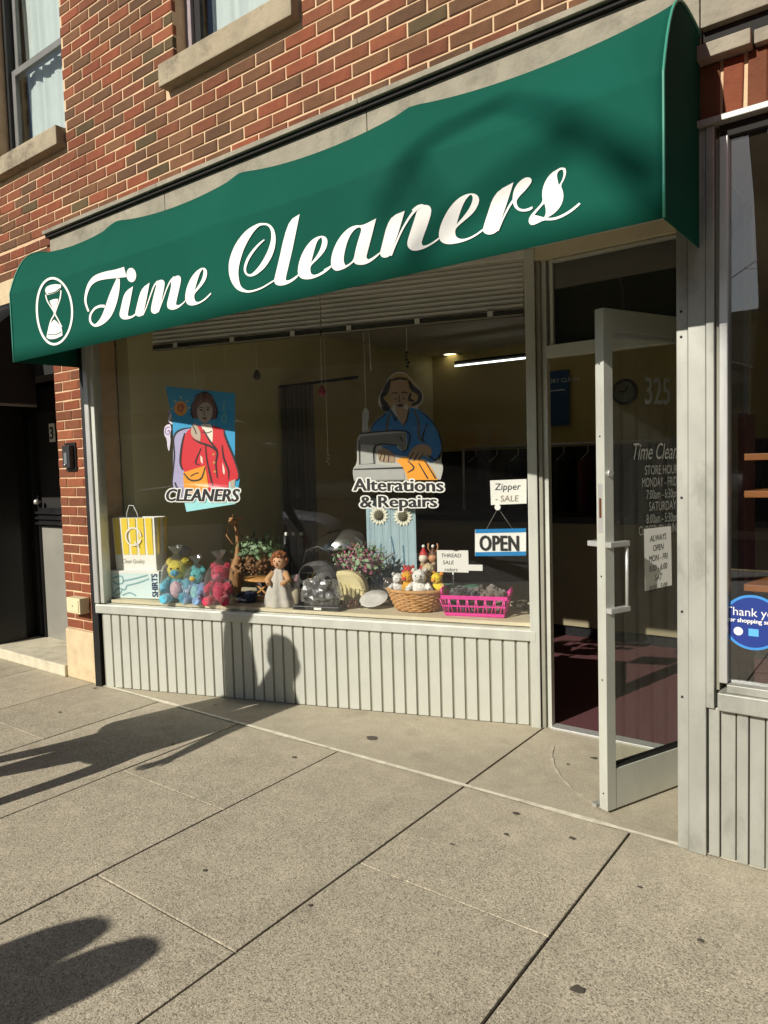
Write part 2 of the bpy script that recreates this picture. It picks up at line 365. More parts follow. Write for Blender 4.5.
# ------------------------------------------------------------------ brick building
bld = thing('brick_building', 'red brick building with stone sills and sash windows above the green awning', 'building', (0, 0, 0))
WIN = [(-5.62, -4.665), (-3.50, -2.55), (-1.38, -.43), (.74, 1.69)]; WZ0, WZ1 = 3.81, 5.45
def wall_cells(xs, zs, open_): # solid cells of a wall grid
    for a, b in zip(xs[:-1], xs[1:]):
        for c, d in zip(zs[:-1], zs[1:]):
            mx, mz = (a+b)/2, (c+d)/2
            if not any(p < mx < q and r < mz < s for p, q, r, s in open_): yield a, b, c, d
mb = MB(); xs = sorted([-7.5, 2.5]+[v for w in WIN for v in w])
for a, b, c, d in wall_cells(xs, [3.15, WZ0-.13, WZ1, 6.4], [(p, q, WZ0-.13, WZ1) for p, q in WIN]): mb.box(a, b, .0055, .26, c, d)
mb.box(-7.5, -4.925, .0055, .26, 2.95, 3.15); mb.box(-7.5, -6.15, .0055, .26, 0, 2.95)
upper = mb.build('brick_wall', M_mort, bld)
pier = MB().box(-4.985, -4.615, .0055, .26, .365, 3.1).build('brick_pier', M_mort, bld)
MB().box(-4.997, -4.605, -.012, .25, 0, .362, bev=.012).build('pier_base', M_stone2, bld)
box('side_wall', M_tan, bld, -7.5, -7.3, .27, 6, 0, 6.4); box('side_wall', M_tan, bld, 2.3, 2.5, .27, 6, 0, 6.4)
box('rear_wall', M_tan, bld, -7.3, 2.3, 5.8, 6, 0, 6.4); box('roof', M_asph, bld, -7.6, 2.6, -.06, 6.1, 6.402, 6.6); box('upper_floor', M_dark, bld, -7.3, 2.3, .27, 5.8, 2.9, 3.1)
box('upper_partition', M_tan, bld, -7.29, 2.29, 1.3, 1.4, 3.101, 6.39)
# stone band with black drip moulding
bx = [-4.915, -3.62, -2.1, -.64, .9, 2.5]
for a, b in zip(bx[:-1], bx[1:]): box('stone_band', M_band, bld, a+.002, b-.002, -.012, .2, 2.62 if b < -.6 else 2.945, 3.123, .003)
box('drip_moulding', M_dark, bld, -4.93, 2.5, -.035, .05, 3.124, 3.142); 
for a, b in zip(bx[:-1], bx[1:]): box('ledge_stone', M_band, bld, a-.02+.0015, b-.02-.0015, -.055, .05, 3.143, 3.168, .003)
# bricks: front face chamfered, laid in running bond, cut at the openings
BH, BL, GJ = .0583, .2043, .0094; CO = BH+GJ
def brick_mesh(seed, L=BL, Hh=BH):
    r = random.Random(seed); j = lambda a: r.uniform(-a, a); c = .0045
    F = [(-L/2+c+j(.001), j(.0015), -Hh/2+c+j(.001)), (L/2-c+j(.001), j(.0015), -Hh/2+c+j(.001)), (L/2-c+j(.001), j(.0015), Hh/2-c+j(.001)), (-L/2+c+j(.001), j(.0015), Hh/2-c+j(.001))]
    Mi = [(-L/2+j(.003), .004, -Hh/2+j(.0022)), (L/2+j(.003), .004, -Hh/2+j(.0022)), (L/2+j(.003), .004, Hh/2+j(.0022)), (-L/2+j(.003), .004, Hh/2+j(.0022))]
    B = [(x, .03, z) for x, y, z in Mi]
    return F+Mi+B, [(0, 1, 2, 3)]+[(4+i, 4+(i+1) % 4, (i+1) % 4, i) for i in range(4)]+[(8+i, 8+(i+1) % 4, 4+(i+1) % 4, 4+i) for i in range(4)]
bricks = []                                                        # (x centre, z centre, length, height, owner, bond seed)
def lay(x0, x1, z0, z1, openings, owner, off0=0, first=0):
    n = int((z1-z0)/CO)
    for i in range(n):
        zc = z0+CO*i+BH/2; iv = [(x0, x1)]
        for p, q, r, s in openings:
            if r-.03 < zc < s+.03: iv = [w for a, b in iv for w in ((a, min(b, p)), (max(a, q), b)) if w[1]-w[0] > .03]
        off = off0+(0 if (i+first) % 2 == 0 else (BL+GJ)/2)
        for a, b in iv:
            k = math.floor((a-off)/(BL+GJ)); x = off+k*(BL+GJ)
            while x < b:
                p, q = max(x, a), min(x+BL, b)
                if q-p > .025: bricks.append(((p+q)/2, zc, q-p, BH, owner))
                x += BL+GJ
SILL = [(p-.068, q+(.053 if i_ else .003), WZ0-.133, WZ0-.003) for i_, (p, q) in enumerate(WIN)]; OPN = [(p, q, WZ0-.003, WZ1) for p, q in WIN]
lay(-7.5, 2.5, 3.172, 6.4, SILL+OPN, upper, -.05)
lay(-7.5, -4.935, 2.955, 3.17, [], upper, -.05, 1)
lay(-7.5, -6.15, .0, 2.95, [], upper, -.05)
lay(-4.985, -4.615, .372, 3.1, [], pier, -4.985)
def visible_area(b):
    x, z, L, h, ow = b; p = proj((x-L/2, 0, z-h/2)); q = proj((x+L/2, 0, z+h/2))
    if not p or not q: return 0
    cx, cy = (p[0]+q[0])/2, (p[1]+q[1])/2
    if not (-4 < cx < 772 and -4 < cy < 1028): return 0
    if ow is pier and z > 2.3: return 0
    return abs(q[0]-p[0])*max(4, h*FL/max(1, (Vector((x, 0, z))-CAM).dot(_f)))
order = sorted(range(len(bricks)), key=lambda i: -visible_area(bricks[i]))
solo = set([i for i in order if bricks[i][4] is pier and visible_area(bricks[i]) > 0][:90]); 
for i in order:
    if len(solo) >= 300: break
    if visible_area(bricks[i]) > 0: solo.add(i)
WTS = [.24, .27, .25, .12, .045, .075]
shared = {(v, s): None for v in range(6) for s in range(4)}; rest = {upper: MB(), pier: MB()}
for i, (x, z, L, h, ow) in enumerate(bricks):
    v = rnd.choices(range(6), WTS)[0]; s = rnd.randrange(4)
    if noise.noise(Vector((x*.8, z*.9, 3))) > .12 and rnd.random() < .4: v = rnd.choice([2, 2, 3, 3, 1, 4])
    if ow is pier: v = rnd.choice([0, 1, 1, 5, 0])
    dy = rnd.uniform(-.0015, .0015)
    if i in solo:
        if shared[(v, s)] is None:
            V, Fc = brick_mesh(s); me = bpy.data.meshes.new('brick'); me.from_pydata(V, [], Fc); me.materials.append(BRK[v]); shared[(v, s)] = me
        o = obj('brick', shared[(v, s)], ow, (x, dy, z)); o.scale = (L/BL, 1, 1)
    else:
        V, Fc = brick_mesh(s, L); rest[ow].add([(a+x, b_+dy, c+z) for a, b_, c in V], Fc, v)
for ow, mb in rest.items():
    if mb.v: tag(mb.build('brick_courses', BRK, ow), kind='stuff')
# soldier course and ledge right of the awning
sold = MB().box(-.66, 2.5, .01, .2, 2.625, 2.825).build('soldier_course', M_mort, bld); box('shadow_gap', M_dark, bld, -.66, 2.5, .02, .2, 2.826, 2.944)  # near-black fill puts the shade of the gap into the colour
x = -.645
k = 0
while x < 2.45:
    V, Fc = brick_mesh(k % 4, .182, .062); me = bpy.data.meshes.new('brick'); me.from_pydata([(z, y, xx) for xx, y, z in V], [], Fc); me.materials.append(BRK[[2, 0, 1, 5, 2, 1][k % 6]])
    obj('brick', me, sold, (x+.033, .0, 2.728)); x += .075; k += 1
box('soldier_ledge', M_band, bld, -.66, -.475, -.05, .05, 2.822, 2.872, .004); box('soldier_ledge', M_band, bld, -.468, 2.5, -.03, .05, 2.825, 2.87, .004)
# sash windows
M_sash = mat('grey sash paint', '6f6e6a', .5, var=.1, scale=10); M_mauve = mat('mauve frame paint', '8d7f80', .55, var=.1, scale=10)
M_curt = mat('white curtain', 'dfe0dc', .9, var=.05, scale=10)
for wi, (p, q) in enumerate(WIN):
    w = MB().box(p-.06+(-.0 if wi else 0), q+(.045 if wi else -.005), -.065, .12, WZ0-.128, WZ0-.002, bev=.008).build('window_sill', M_stone, bld)
    fr = MB()
    for a, b in ((p+.002, p+.05), (q-.05, q-.002)): fr.box(a, b, .10, .2, WZ0, WZ1)
    fr.box(p+.05, q-.05, .10, .2, WZ1-.05, WZ1-.002); fr.box(p+.05, q-.05, .10, .2, WZ0, WZ0+.04)
    win = fr.build('window', M_black if wi == 0 else M_mauve, bld)
    zm = 4.5
    for nm, z0, z1, yy in (('lower_sash', WZ0+.041, zm+.025, .125), ('upper_sash', zm-.02, WZ1-.051, .155)):
        mb = MB(); a, b = p+.052, q-.052
        mb.box(a, a+.05, yy, yy+.028, z0, z1).box(b-.05, b, yy, yy+.028, z0, z1).box(a+.05, b-.05, yy, yy+.028, z1-.045, z1).box(a+.05, b-.05, yy, yy+.028, z0, z0+.06)
        mb.build(nm, M_sash if wi == 0 else M_dark, win)
        MB().box(a+.05, b-.05, yy+.011, yy+.015, z0+.06, z1-.045).build('pane', M_glassw, win)
    mb = MB(); n = 60; A = []
    for i in range(n+1):
        t = i/n; x = p+.06+(q-p-.09)*t if wi == 0 else p+.1+(q-p-.14)*t
        A.append((x, .225+.02*noise.noise(Vector((t*9, wi*3.1, 0)))+.012*noise.noise(Vector((t*23, wi*7, 1)))))
    mb.add([(x+(.07*(1-zz)*(1-i/n) if wi == 0 else 0), y+.01*zz*math.sin(i), WZ0+.02+zz*1.55) for zz in (0, .5, 1) for i, (x, y) in enumerate(A)], [(r*(n+1)+i, r*(n+1)+i+1, (r+1)*(n+1)+i+1, (r+1)*(n+1)+i) for r in range(2) for i in range(n)], 0, True)
    mb.build('curtain', M_curt, win)
# doorway left of the pier
box('entrance_lintel', M_stone2, bld, -6.15, -5.44, -.015, .2, 2.62, 2.945, .006); box('entrance_fascia', M_dark, bld, -5.435, -4.99, .004, .2, 2.2, 2.945)
box('entrance_step', mat('pale step stone', 'c6bda3', .9, var=.14, scale=9, bump=.003, bscale=70, stain=('8a8068', 5, .6)), bld, -6.15, -5.0, -.03, .42, .0, .085, .01)
box('entrance_fascia', M_dark, bld, -6.15, -5.436, .02, .2, 2.2, 2.615)
box('entrance_jamb', M_black, bld, -6.149, -6.12, .006, .262, .086, 2.6); box('entrance_return', M_black, bld, -4.985, -4.95, .27, .48, 0, 2.6); box('entrance_jamb', M_black, bld, -7.0, -6.2, .02, .45, .0, 2.6)
yd = .40; xa = onplane(45, 580, 1, yd).x; xb = onplane(72, 580, 1, yd).x
zt_ = onplane(55, 527, 1, yd).z; zb_ = onplane(55, 640, 1, yd).z
dr = MB()
dr.box(-6.19, xa, yd-.02, yd+.03, .05, 2.19).box(xb, -4.99, yd-.02, yd+.03, .05, 2.19).box(xa, xb, yd-.02, yd+.03, .05, zb_).box(xa, xb, yd-.02, yd+.03, zt_, zt_+.16).box(xa, xb, yd-.02, yd+.03, 2.0, 2.19)
dr = dr.build('entrance_door', M_black, bld)
MB().box(xa, xb, yd-.002, yd+.004, zb_, zt_).build('lower_pane', mat('frosted pane', '8b887e', .35, var=.1, scale=4), dr)
MB().box(xa, xb, yd+.01, yd+.014, zt_+.16, 2.0).build('upper_panel', M_dark, dr)
for k in range(3): MB().box(xa-.06, xb, yd-.045, yd-.021, zt_+.02+k*.045, zt_+.04+k*.045).build('door_moulding', M_black, dr)
kp = onplane(36, 502, 1, yd-.06); MB().ball((kp.x, yd-.055, kp.z), .024).tube([(kp.x, yd-.055, kp.z), (kp.x, yd-.02, kp.z)], .01, 8).build('door_knob', M_alu3, dr)
for px in (22, 34): q = onplane(px, 500, 1, yd-.021).x; MB().box(q-.012, q+.012, yd-.032, yd-.0205, .1, 1.95).build('door_rib', mat('worn black paint', '26262a', .4, var=.2), dr)
n0 = onplane(49, 433, 1, yd-.028); MB().box(n0.x, n0.x+.085, yd-.027, yd-.021, n0.z-.075, n0.z+.075).build('house_number', M_white, bld)
lettering('digit', '3', M_black, bld, lambda x, y: (n0.x+.006+x, yd-.0285, n0.z-.05+y), .14, bold=.03)

cn = thing('shade_canopy', 'small black rounded canopy added to shade the doorway at the left edge', 'canopy', (-5.2, 0, 0))  # canopy added to keep the sun off the upper door
M_cblk = mat('black canopy vinyl', '121314', .6, var=.1, scale=4, spec=.25)
cp = [(-.72, 1.98), (-.72, 2.15)]+[(-.72+.72*math.sin(R(a)), 2.15+.62*(1-math.cos(R(a)))**.0*math.sin(R(a))) for a in (15, 30, 45, 60, 75)]+[(-.02, 2.775)]
mb = MB(); n = len(cp); mb.add([(x, y, z) for x in (0, -1.6) for y, z in cp], [(i, i+1, n+i+1, n+i) for i in range(n-1)], 0, True); o = mb.build('cover', M_cblk, cn); so = o.modifiers.new('thickness', 'SOLIDIFY'); so.thickness = .003
for x in (-.002, -1.598): MB().add([(x, y, z) for y, z in cp+[(-.02, 1.98)]]+[(x-.002, y, z) for y, z in cp+[(-.02, 1.98)]], [tuple(range(n+1)), tuple(range(2*n+1, n, -1))]+[(i, (i+1) % (n+1), n+1+(i+1) % (n+1), n+1+i) for i in range(n+1)]).build('end_panel', M_cblk, cn)
MB().tube([(-.01, -.02, 1.985), (-.01, -.71, 1.985), (-1.59, -.71, 1.985), (-1.59, -.02, 1.985)], .012, 8).build('frame', M_sash, cn)

# ------------------------------------------------------------------ shop front (oblique window, recessed door)
shop = thing('storefront', 'pale aluminium shop front with ribbed base and large display window', 'shop front', (0, 0, 0))
def slant(mb):
    mb.v = [tuple(shop_w(x, y, z)) for x, y, z in mb.v]; return mb
def sbox(name, m, parent, x0, x1, y0, y1, z0, z1, bev=0): return slant(MB().box(x0, x1, y0, y1, z0, z1, 0, bev)).build(name, m, parent)
NR = 40; pitch = (SLEN-.03)/NR
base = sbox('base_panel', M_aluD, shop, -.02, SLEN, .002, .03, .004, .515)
rib = MB(); w = pitch-.0095
prof = [(-w/2, .002), (-w/2+.003, -.008), (w/2-.003, -.008), (w/2, .002)]
rib.add([(x, y, z) for z in (.006, .515) for x, y in prof], [(0, 1, 5, 4), (1, 2, 6, 5), (2, 3, 7, 6), (0, 3, 2, 1), (4, 5, 6, 7)])
me = None
for i in range(NR):
    c = -.01+pitch*(i+.5)
    if me is None:
        o = rib.build('rib', M_alu, base); me = o.data
    else: o = obj('rib', me, base)
    o.location = shop_w(c, rnd.uniform(-.001, .001), 0); o.rotation_euler = (0, 0, SPHI)
def zs(s): return .592-.0128*s
mb = MB()
prof = [(.12, -.005), (-.026, -.010), (-.032, -.018), (-.032, -.068), (-.02, -.074), (.12, -.074)]
mb.add([(s, y, zs(s)+z) for s in (-.045, SLEN) for y, z in prof], [(i, (i+1) % 6, 6+(i+1) % 6, 6+i) for i in range(6)]+[tuple(range(6)), tuple(range(6, 12))])
slant(mb).build('window_sill', M_alu, shop)
sbox('frame_upright', M_alu3, shop, -.047, -.012, -.035, .06, .59, 2.6, .003); sbox('frame_upright', M_alu, shop, -.0118, .022, -.02, .06, .59, 2.6, .003); sbox('frame_upright', M_black, shop, -.1, -.049, -.005, .06, .0, 2.6)
M_soff = mat('grey white soffit', 'cfcdc3', .8, var=.08, scale=5)
sbox('window_head', M_soff, shop, .022, SLEN, -.02, .06, 2.56, 2.60)
sbox('glass_pane', M_glass, shop, .02, SLEN-.03, .0, .005, .56, 2.56)
# mullion and door frame
sbox('corner_mullion', M_alu, shop, SLEN-.03, SLEN+.022, -.03, .05, .0, 2.6, .004)
box('door_jamb', M_aluD, shop, -1.668, -1.648, .87, .93, 0, 2.58); box('door_jamb', M_alu, shop, -1.647, -1.622, .89, .93, 0, 2.58)
box('door_jamb', M_alu, shop, -.70, -.64, .87, .93, .0, 2.58)
box('transom_bar', M_alu, shop, -1.621, -.701, .875, .93, 2.02, 2.085, .003); box('door_head', M_cream, shop, -1.69, -.64, .86, .94, 2.535, 2.60)
box('transom_bead', M_alu, shop, -1.60, -1.585, .892, .915, 2.086, 2.534); box('transom_bead', M_alu, shop, -1.584, -.72, .892, .915, 2.515, 2.53)
box('transom_pane', M_glassd, shop, -1.62, -.70, .905, .91, 2.086, 2.534)
box('transom_blind', mat('brown transom board', '2c211a', .85, var=.2, scale=8, stretch=(1, 1, 8)), shop, -1.62, -.70, .96, .97, 2.08, 2.55)
box('threshold', M_alu3, shop, -1.62, -.70, .862, .935, .002, .016, .003)
poly_slab('soffit', [(-4.62, .02), (-.66, .02), (-.66, .93), (-1.65, .93)], M_soff, 2.601, 2.618, shop)
# right-hand return of the recess, ribbed like the base
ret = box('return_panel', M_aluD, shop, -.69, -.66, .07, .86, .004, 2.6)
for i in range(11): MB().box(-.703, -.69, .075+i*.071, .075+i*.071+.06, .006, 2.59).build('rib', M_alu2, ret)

# ------------------------------------------------------------------ shop door, standing open
HX, HY = -.715, .885; LX, LY = -1.047, .098
dphi = math.atan2(LY-HY, LX-HX); DW = math.hypot(LX-HX, LY-HY)
door = thing('shop_door', 'aluminium framed glass shop door standing open with push bar and white lettering', 'door', (HX, HY, .012), dphi)
# local: x from hinge to leading edge, y: outside face is +y (faces the street side), z up
DT = .044; DH = 2.058
box('hinge_stile', M_alu, door, .0, .05, -DT/2, DT/2, 0, DH, .002); ls = box('lock_stile', M_alu, door, DW-.052, DW, -DT/2, DT/2, 0, DH, .002)
box('bottom_rail', M_alu, door, .051, DW-.053, -DT/2+.001, DT/2-.001, .0, .17, .002); box('top_rail', M_alu, door, .051, DW-.053, -DT/2+.001, DT/2-.001, DH-.09, DH, .002)
box('bottom_bead', M_black, door, .052, DW-.054, -DT/2+.006, DT/2-.006, .171, .182)
box('top_bead', M_alu3, door, .052, DW-.054, -DT/2+.006, DT/2-.006, DH-.108, DH-.091)
box('glass_pane', M_glassd, door, .05, DW-.052, -.003, .003, .182, DH-.108)
for z in (.07, .55, .98, 1.55, 1.84): MB().ball((DW+.0005, 0, z), (.002, .004, .004), n=8).build('screw', M_black, ls)
MB().box(DW-.001, DW+.0015, -.012, .012, 1.16, 1.36).build('lock_plate', M_alu3, ls); MB().box(DW, DW+.002, -.006, .006, 1.22, 1.30).build('latch', mat('brass latch', '7a4a2c', .4, .6, var=.1), ls)
o = MB().tube([(DW-.026, DT/2, 1.40), (DW-.026, DT/2+.012, 1.40)], .014, 14).build('lock_cylinder', M_alu3, ls)
for sgn in (1, -1):
    y0 = sgn*DT/2; y1 = sgn*(DT/2+.055); mb = MB()
    for z in ((.83, 1.10) if sgn > 0 else (1.10,)): mb.box(DW-.115 if sgn > 0 else DW-.05, DW-.002, min(y0, y1)if sgn < 0 else y0+.0, max(y0, y1) if sgn < 0 else y0+.028, z, z+.022, bev=.003)
    if sgn > 0: mb.tube([(DW-.106, y0+.018, .84), (DW-.106, y0+.018, 1.12)], .007, 10)
    mb.build('pull_handle', M_alu3, door)
mb = MB().tube([(DW-.06, -.03, .17), (DW-.03, -.05, .01)], .008, 8).box(DW-.06, DW-.0, -.065, -.04, -.008, .006)
mb.build('door_stop', M_alu2, door)
M_wlet = mat('white vinyl letters', '98988e', .6, var=.1, scale=30)
def door_text(txt, px, py, size, align='CENTER', **k):
    # centre of the line on the outside face of the glass
    d = ray(px, py); n = Vector((math.sin(dphi)*-1, math.cos(dphi), 0)); o_ = Vector((HX, HY, .012))
    t = (o_-CAM).dot(n)/d.dot(n); P = CAM+d*t-o_; u = P.dot(Vector((math.cos(dphi), math.sin(dphi), 0))); z = P.z
    lettering('lettering', txt, M_wlet, door, lambda x, y: (u-x, .0042, z+y), size, align=align, **k)
    return u, z
door_text('325', 657, 404, .16, sx=.7, bold=.02, push=(0, -1, 0))
door_text('Time Cleaners', 660, 459, .10, shear=.35, sx=.62)
for t, y in (('STORE HOURS', 474), ('MONDAY - FRIDAY', 486), ('7:00am - 6:30pm', 498), ('SATURDAY', 510), ('8:00am - 5:30pm', 522), ('CLOSED ON SUNDAY', 533)): door_text(t, 662, y, .056, sx=.62 if len(t) < 14 else .55)
mb = MB(); u0, z0 = 0, 0
n_ = Vector((-math.sin(dphi), math.cos(dphi), 0)); O_ = Vector((HX, HY, .012))
def door_px(px, py, off=0.0):
    d = ray(px, py); t = (O_+n_*off-CAM).dot(n_)/d.dot(n_); P = CAM+d*t-O_
    return P.dot(Vector((math.cos(dphi), math.sin(dphi), 0))), P.z
M_paper = mat('white paper', 'e4e2d8', .85, var=.03, scale=8); M_ink = mat('black ink', '23231f', .7, var=.1)
pc = [door_px(*q) for q in ((643, 529), (670, 526), (671, 585), (644, 591))]
note = thing('paper_notice', 'white handwritten hours notice taped to the glass of the open door', 'notice', (HX, HY, .012), dphi)
MB().add([(u, .0048, z) for u, z in pc], [(0, 1, 2, 3)]).build('sheet', M_paper, note)
cu = sum(u for u, z in pc)/4
for i, t in enumerate(('ALWAYS', 'OPEN', 'MON - FRI', '8:00 - 6:00', 'SAT', '8:00 - 5:00')):
    zz = pc[0][1]-.055-i*.043; lettering('handwriting', t, M_ink, note, lambda x, y: (cu-x, .0053, zz+y+.05*x), .038, align='CENTER', shear=.15, sx=.7)

# ------------------------------------------------------------------ awning
AX0, AX1, AY = -4.625, -.64, -.455
aw = thing('shop_awning', 'dark green fabric awning with white script lettering and hourglass emblem over the shop', 'awning', (0, 0, 0))
def vinyl():
    m = mat('green awning vinyl', '145142', .8, var=.05, scale=1.6, bump=.003, bscale=3, spec=.06, stain=('1b4c3f', 3, .4), soot=.12); return m
M_vin = vinyl()
prof = [(AY, 2.192), (AY, 2.30), (AY, 2.42), (AY, 2.54), (AY, 2.612), (AY, 2.62), (AY+.004, 2.634)]
for k in range(1, 13): t = (k/12)**1.25; prof.append((AY+.004+.36*t, 2.634+.298*(1-(1-t)**4)))
prof += [(-.05, 2.93), (-.006, 2.92)]
ribs_x = [AX0, -3.70, -2.66, -1.66, AX1]
def sag(x, z):
    for a, b in zip(ribs_x[:-1], ribs_x[1:]):
        if a <= x <= b:
            t = (x-a)/(b-a); return (4*t*(1-t))**.9*max(0, min(1, (z-2.58)/.22))
    return 0
nx = 120; mb = MB(); np_ = len(prof)
for i in range(nx+1):
    x = AX0+(AX1-AX0)*i/nx
    for y, z in prof:
        s = sag(x, z); wob = .001*noise.noise(Vector((x*3, z*4, 0)))
        k = max(0, min(1, (z-2.58)/.25))
        bow = .008*math.sin(math.pi*max(0, min(1, (z-2.2)/.42)))*(1-k)*(0.3+sag(x, 2.8))
        mb.v.append((x, y+wob+(.022*s if z < 2.9 else .0)+bow, z-.042*s*(1 if y < -.02 else .2)))
mb.f = [(i*np_+j, i*np_+j+1, (i+1)*np_+j+1, (i+1)*np_+j) for i in range(nx) for j in range(np_-1)]; mb.m = [0]*len(mb.f); mb.smooth = [True]*len(mb.f)
o = mb.build('canopy', M_vin, aw); so = o.modifiers.new('thickness', 'SOLIDIFY'); so.thickness = .002; so.offset = -1
for x in (AX0+.001, AX1-.001):
    pl = [(y, z) for y, z in prof]+[(-.006, 2.20)]
    tri = tessellate_polygon([[Vector((y, z, 0)) for y, z in pl]]); n = len(pl); d = .003 if x < -2 else -.003
    MB().add([(x, y, z) for y, z in pl]+[(x+d, y, z) for y, z in pl], [tuple(t) for t in tri]+[tuple(n+i for i in t) for t in tri]+[(i, (i+1) % n, n+(i+1) % n, n+i) for i in range(n)]).build('end_panel', M_vin, aw)
M_pipe = mat('green piping', '3f8f78', .4, var=.1)
for x in (AX0, AX1): MB().tube([(x, y-.001, z+.001) for y, z in prof], .005, 6).build('piping', M_pipe, aw)
M_tube = mat('galvanised tube', '8d8b84', .45, .5, var=.1)
fr = MB()
fr.tube([(AX0+.02, AY+.02, 2.21), (AX1-.02, AY+.02, 2.21)], .012, 8)
for x in ribs_x: fr.tube([(min(max(x, AX0+.02), AX1-.02), AY+.02, 2.21), (min(max(x, AX0+.02), AX1-.02), AY+.022, 2.6), (min(max(x, AX0+.02), AX1-.02), -.25, 2.86), (min(max(x, AX0+.02), AX1-.02), -.02, 2.88)], .009, 8)
fr.build('frame', M_tube, aw)
# lettering, traced as outlines and laid on the front of the awning
M_let = mat('white awning letters', 'ece9df', .6, var=.03, scale=6)
lay_k = [0]
def awn(zx, zy, sc):
    lay_k[0] += 1; off = AY-.0032-.0003*(lay_k[0] % 6)
    def fn(x, y):
        P = onplane(zx+x/sc, zy+y/sc, 1, AY-.006); 
        return (P.x, off+.008*math.sin(math.pi*max(0, min(1, (P.z-2.2)/.42)))*(0.3+sag(P.x, 2.8))*(0 if P.z > 2.62 else 1), P.z)
    return fn
def letter(frame, loops=(), strokes=()):
    mb = MB()
    for lp in loops: add_fill(mb, [smooth_loop(l) for l in lp], awn(*frame))
    for st in strokes: add_stroke(mb, st, awn(*frame))
    return mb.build('letter', M_let, aw)
F1 = (20, 260, 5.908); F2 = (120, 240, 7.68); F3 = (215, 205, 6.4); F4 = (310, 190, 6.982); F5 = (390, 180, 6.982); F6 = (480, 150, 6.982)
letter(F1, [], [[(398, 303, 11), (380, 250, 13), (384, 200, 16), (406, 145, 24), (445, 108, 36), (500, 90, 44), (560, 80, 50), (614, 69, 60)],
                [(572, 108, 18), (562, 150, 36), (545, 210, 52), (525, 275, 56), (505, 325, 50), (475, 365, 34), (440, 386, 16), (412, 365, 13), (410, 325, 13), (435, 288, 13), (465, 272, 16), (493, 272, 17)]])
el = lambda cx, cy, rx, ry, rot=0, n=40: [(cx+rx*math.cos(2*math.pi*i/n)*math.cos(rot)-ry*math.sin(2*math.pi*i/n)*math.sin(rot), cy+rx*math.cos(2*math.pi*i/n)*math.sin(rot)+ry*math.sin(2*math.pi*i/n)*math.cos(rot)) for i in range(n)]
letter(F1, [[[(605, 188), (657, 153), (628, 310), (630, 328), (648, 332), (668, 318), (690, 296), (682, 320), (655, 342), (615, 352), (590, 345), (578, 322), (583, 295)]], [el(649, 87, 28, 42)]])
letter(F2, [[[(145, 372), (213, 325), (172, 545), (165, 575), (145, 587), (118, 583), (106, 560), (110, 530)]],
            [[(250, 335), (280, 305), (310, 300), (325, 315), (327, 340), (300, 480), (287, 545), (270, 562), (245, 565), (225, 548), (225, 510), (240, 430), (262, 345)]],
            [[(375, 312), (405, 277), (432, 267), (450, 278), (455, 305), (435, 395), (418, 480), (420, 495), (440, 500), (465, 485), (494, 456), (488, 475), (455, 508), (420, 530), (385, 535), (358, 525), (347, 500), (352, 460), (378, 355)]]],
       [[(164, 577, 8), (190, 510, 8), (215, 430, 9), (245, 350, 11), (275, 312, 14)], [(283, 552, 8), (310, 470, 8), (340, 380, 9), (370, 315, 11), (405, 280, 16)]])
letter(F2, [[[(690, 403), (695, 412), (655, 455), (610, 485), (560, 502), (520, 500), (495, 475), (488, 430), (500, 360), (530, 290), (575, 235), (620, 208), (650, 215), (662, 245), (655, 290), (630, 335), (595, 375), (563, 410), (560, 435), (566, 460), (582, 476), (605, 473), (640, 452)],
             [(625, 222), (605, 245), (580, 320), (563, 385), (590, 350), (620, 300), (632, 250), (632, 228)]]])
letter(F3, [], [[(306, 219, 7), (275, 245, 12), (235, 290, 15), (200, 345, 17), (183, 400, 15), (190, 435, 12), (215, 448, 14), (250, 432, 24), (300, 378, 36), (342, 300, 38), (362, 225, 30), (360, 165, 22), (340, 130, 15), (308, 120, 13), (265, 130, 20), (205, 182, 44), (152, 262, 60), (120, 350, 66), (112, 420, 60), (122, 480, 50), (148, 528, 32), (190, 550, 16), (230, 550, 12), (290, 530, 10), (340, 500, 9), (378, 476, 9)]])
letter(F3, [[[(450, 105), (533, 55), (440, 465), (446, 480), (465, 480), (495, 462), (528, 436), (524, 455), (490, 485), (450, 507), (410, 515), (380, 508), (368, 485), (372, 455)]]])
letter(F3, [[[(740, 380), (744, 388), (700, 430), (640, 462), (590, 475), (545, 470), (522, 445), (518, 410), (530, 340), (565, 265), (615, 210), (665, 190), (700, 200), (710, 235), (695, 285), (650, 340), (600, 385), (600, 420), (608, 440), (630, 447), (670, 430)],
             [(668, 200), (640, 225), (618, 300), (603, 368), (640, 320), (665, 270), (675, 225)]]])
letter(F4, [[[(455, 195), (390, 445), (386, 470), (400, 483), (430, 470), (482, 432), (484, 444), (440, 485), (390, 515), (345, 522), (310, 515), (298, 500), (250, 540), (190, 563), (160, 558), (138, 530), (135, 480), (150, 410), (190, 330), (250, 265), (310, 240), (355, 245)],
             [(325, 255), (285, 285), (250, 350), (228, 440), (225, 495), (240, 525), (270, 510), (298, 480), (305, 430), (325, 350), (350, 275), (345, 260)]]], [[(90, 556, 11), (120, 540, 11), (145, 524, 11)]])
letter(F4, [[[(545, 190), (655, 142), (620, 270), (565, 435), (560, 455), (530, 472), (500, 470), (482, 448), (490, 410)]]], [[(562, 458, 12), (590, 385, 12), (630, 290, 13), (680, 200, 15), (720, 145, 18), (756, 112, 22)]])
letter(F5, [[[(180, 205), (215, 172), (245, 167), (272, 180), (280, 215), (260, 290), (215, 420), (213, 440), (225, 457), (255, 450), (290, 430), (338, 394), (338, 408), (290, 445), (230, 478), (180, 492), (145, 490), (118, 468), (113, 430), (130, 370), (165, 260)]]], [[(150, 212, 20), (190, 182, 24), (225, 172, 16)]])
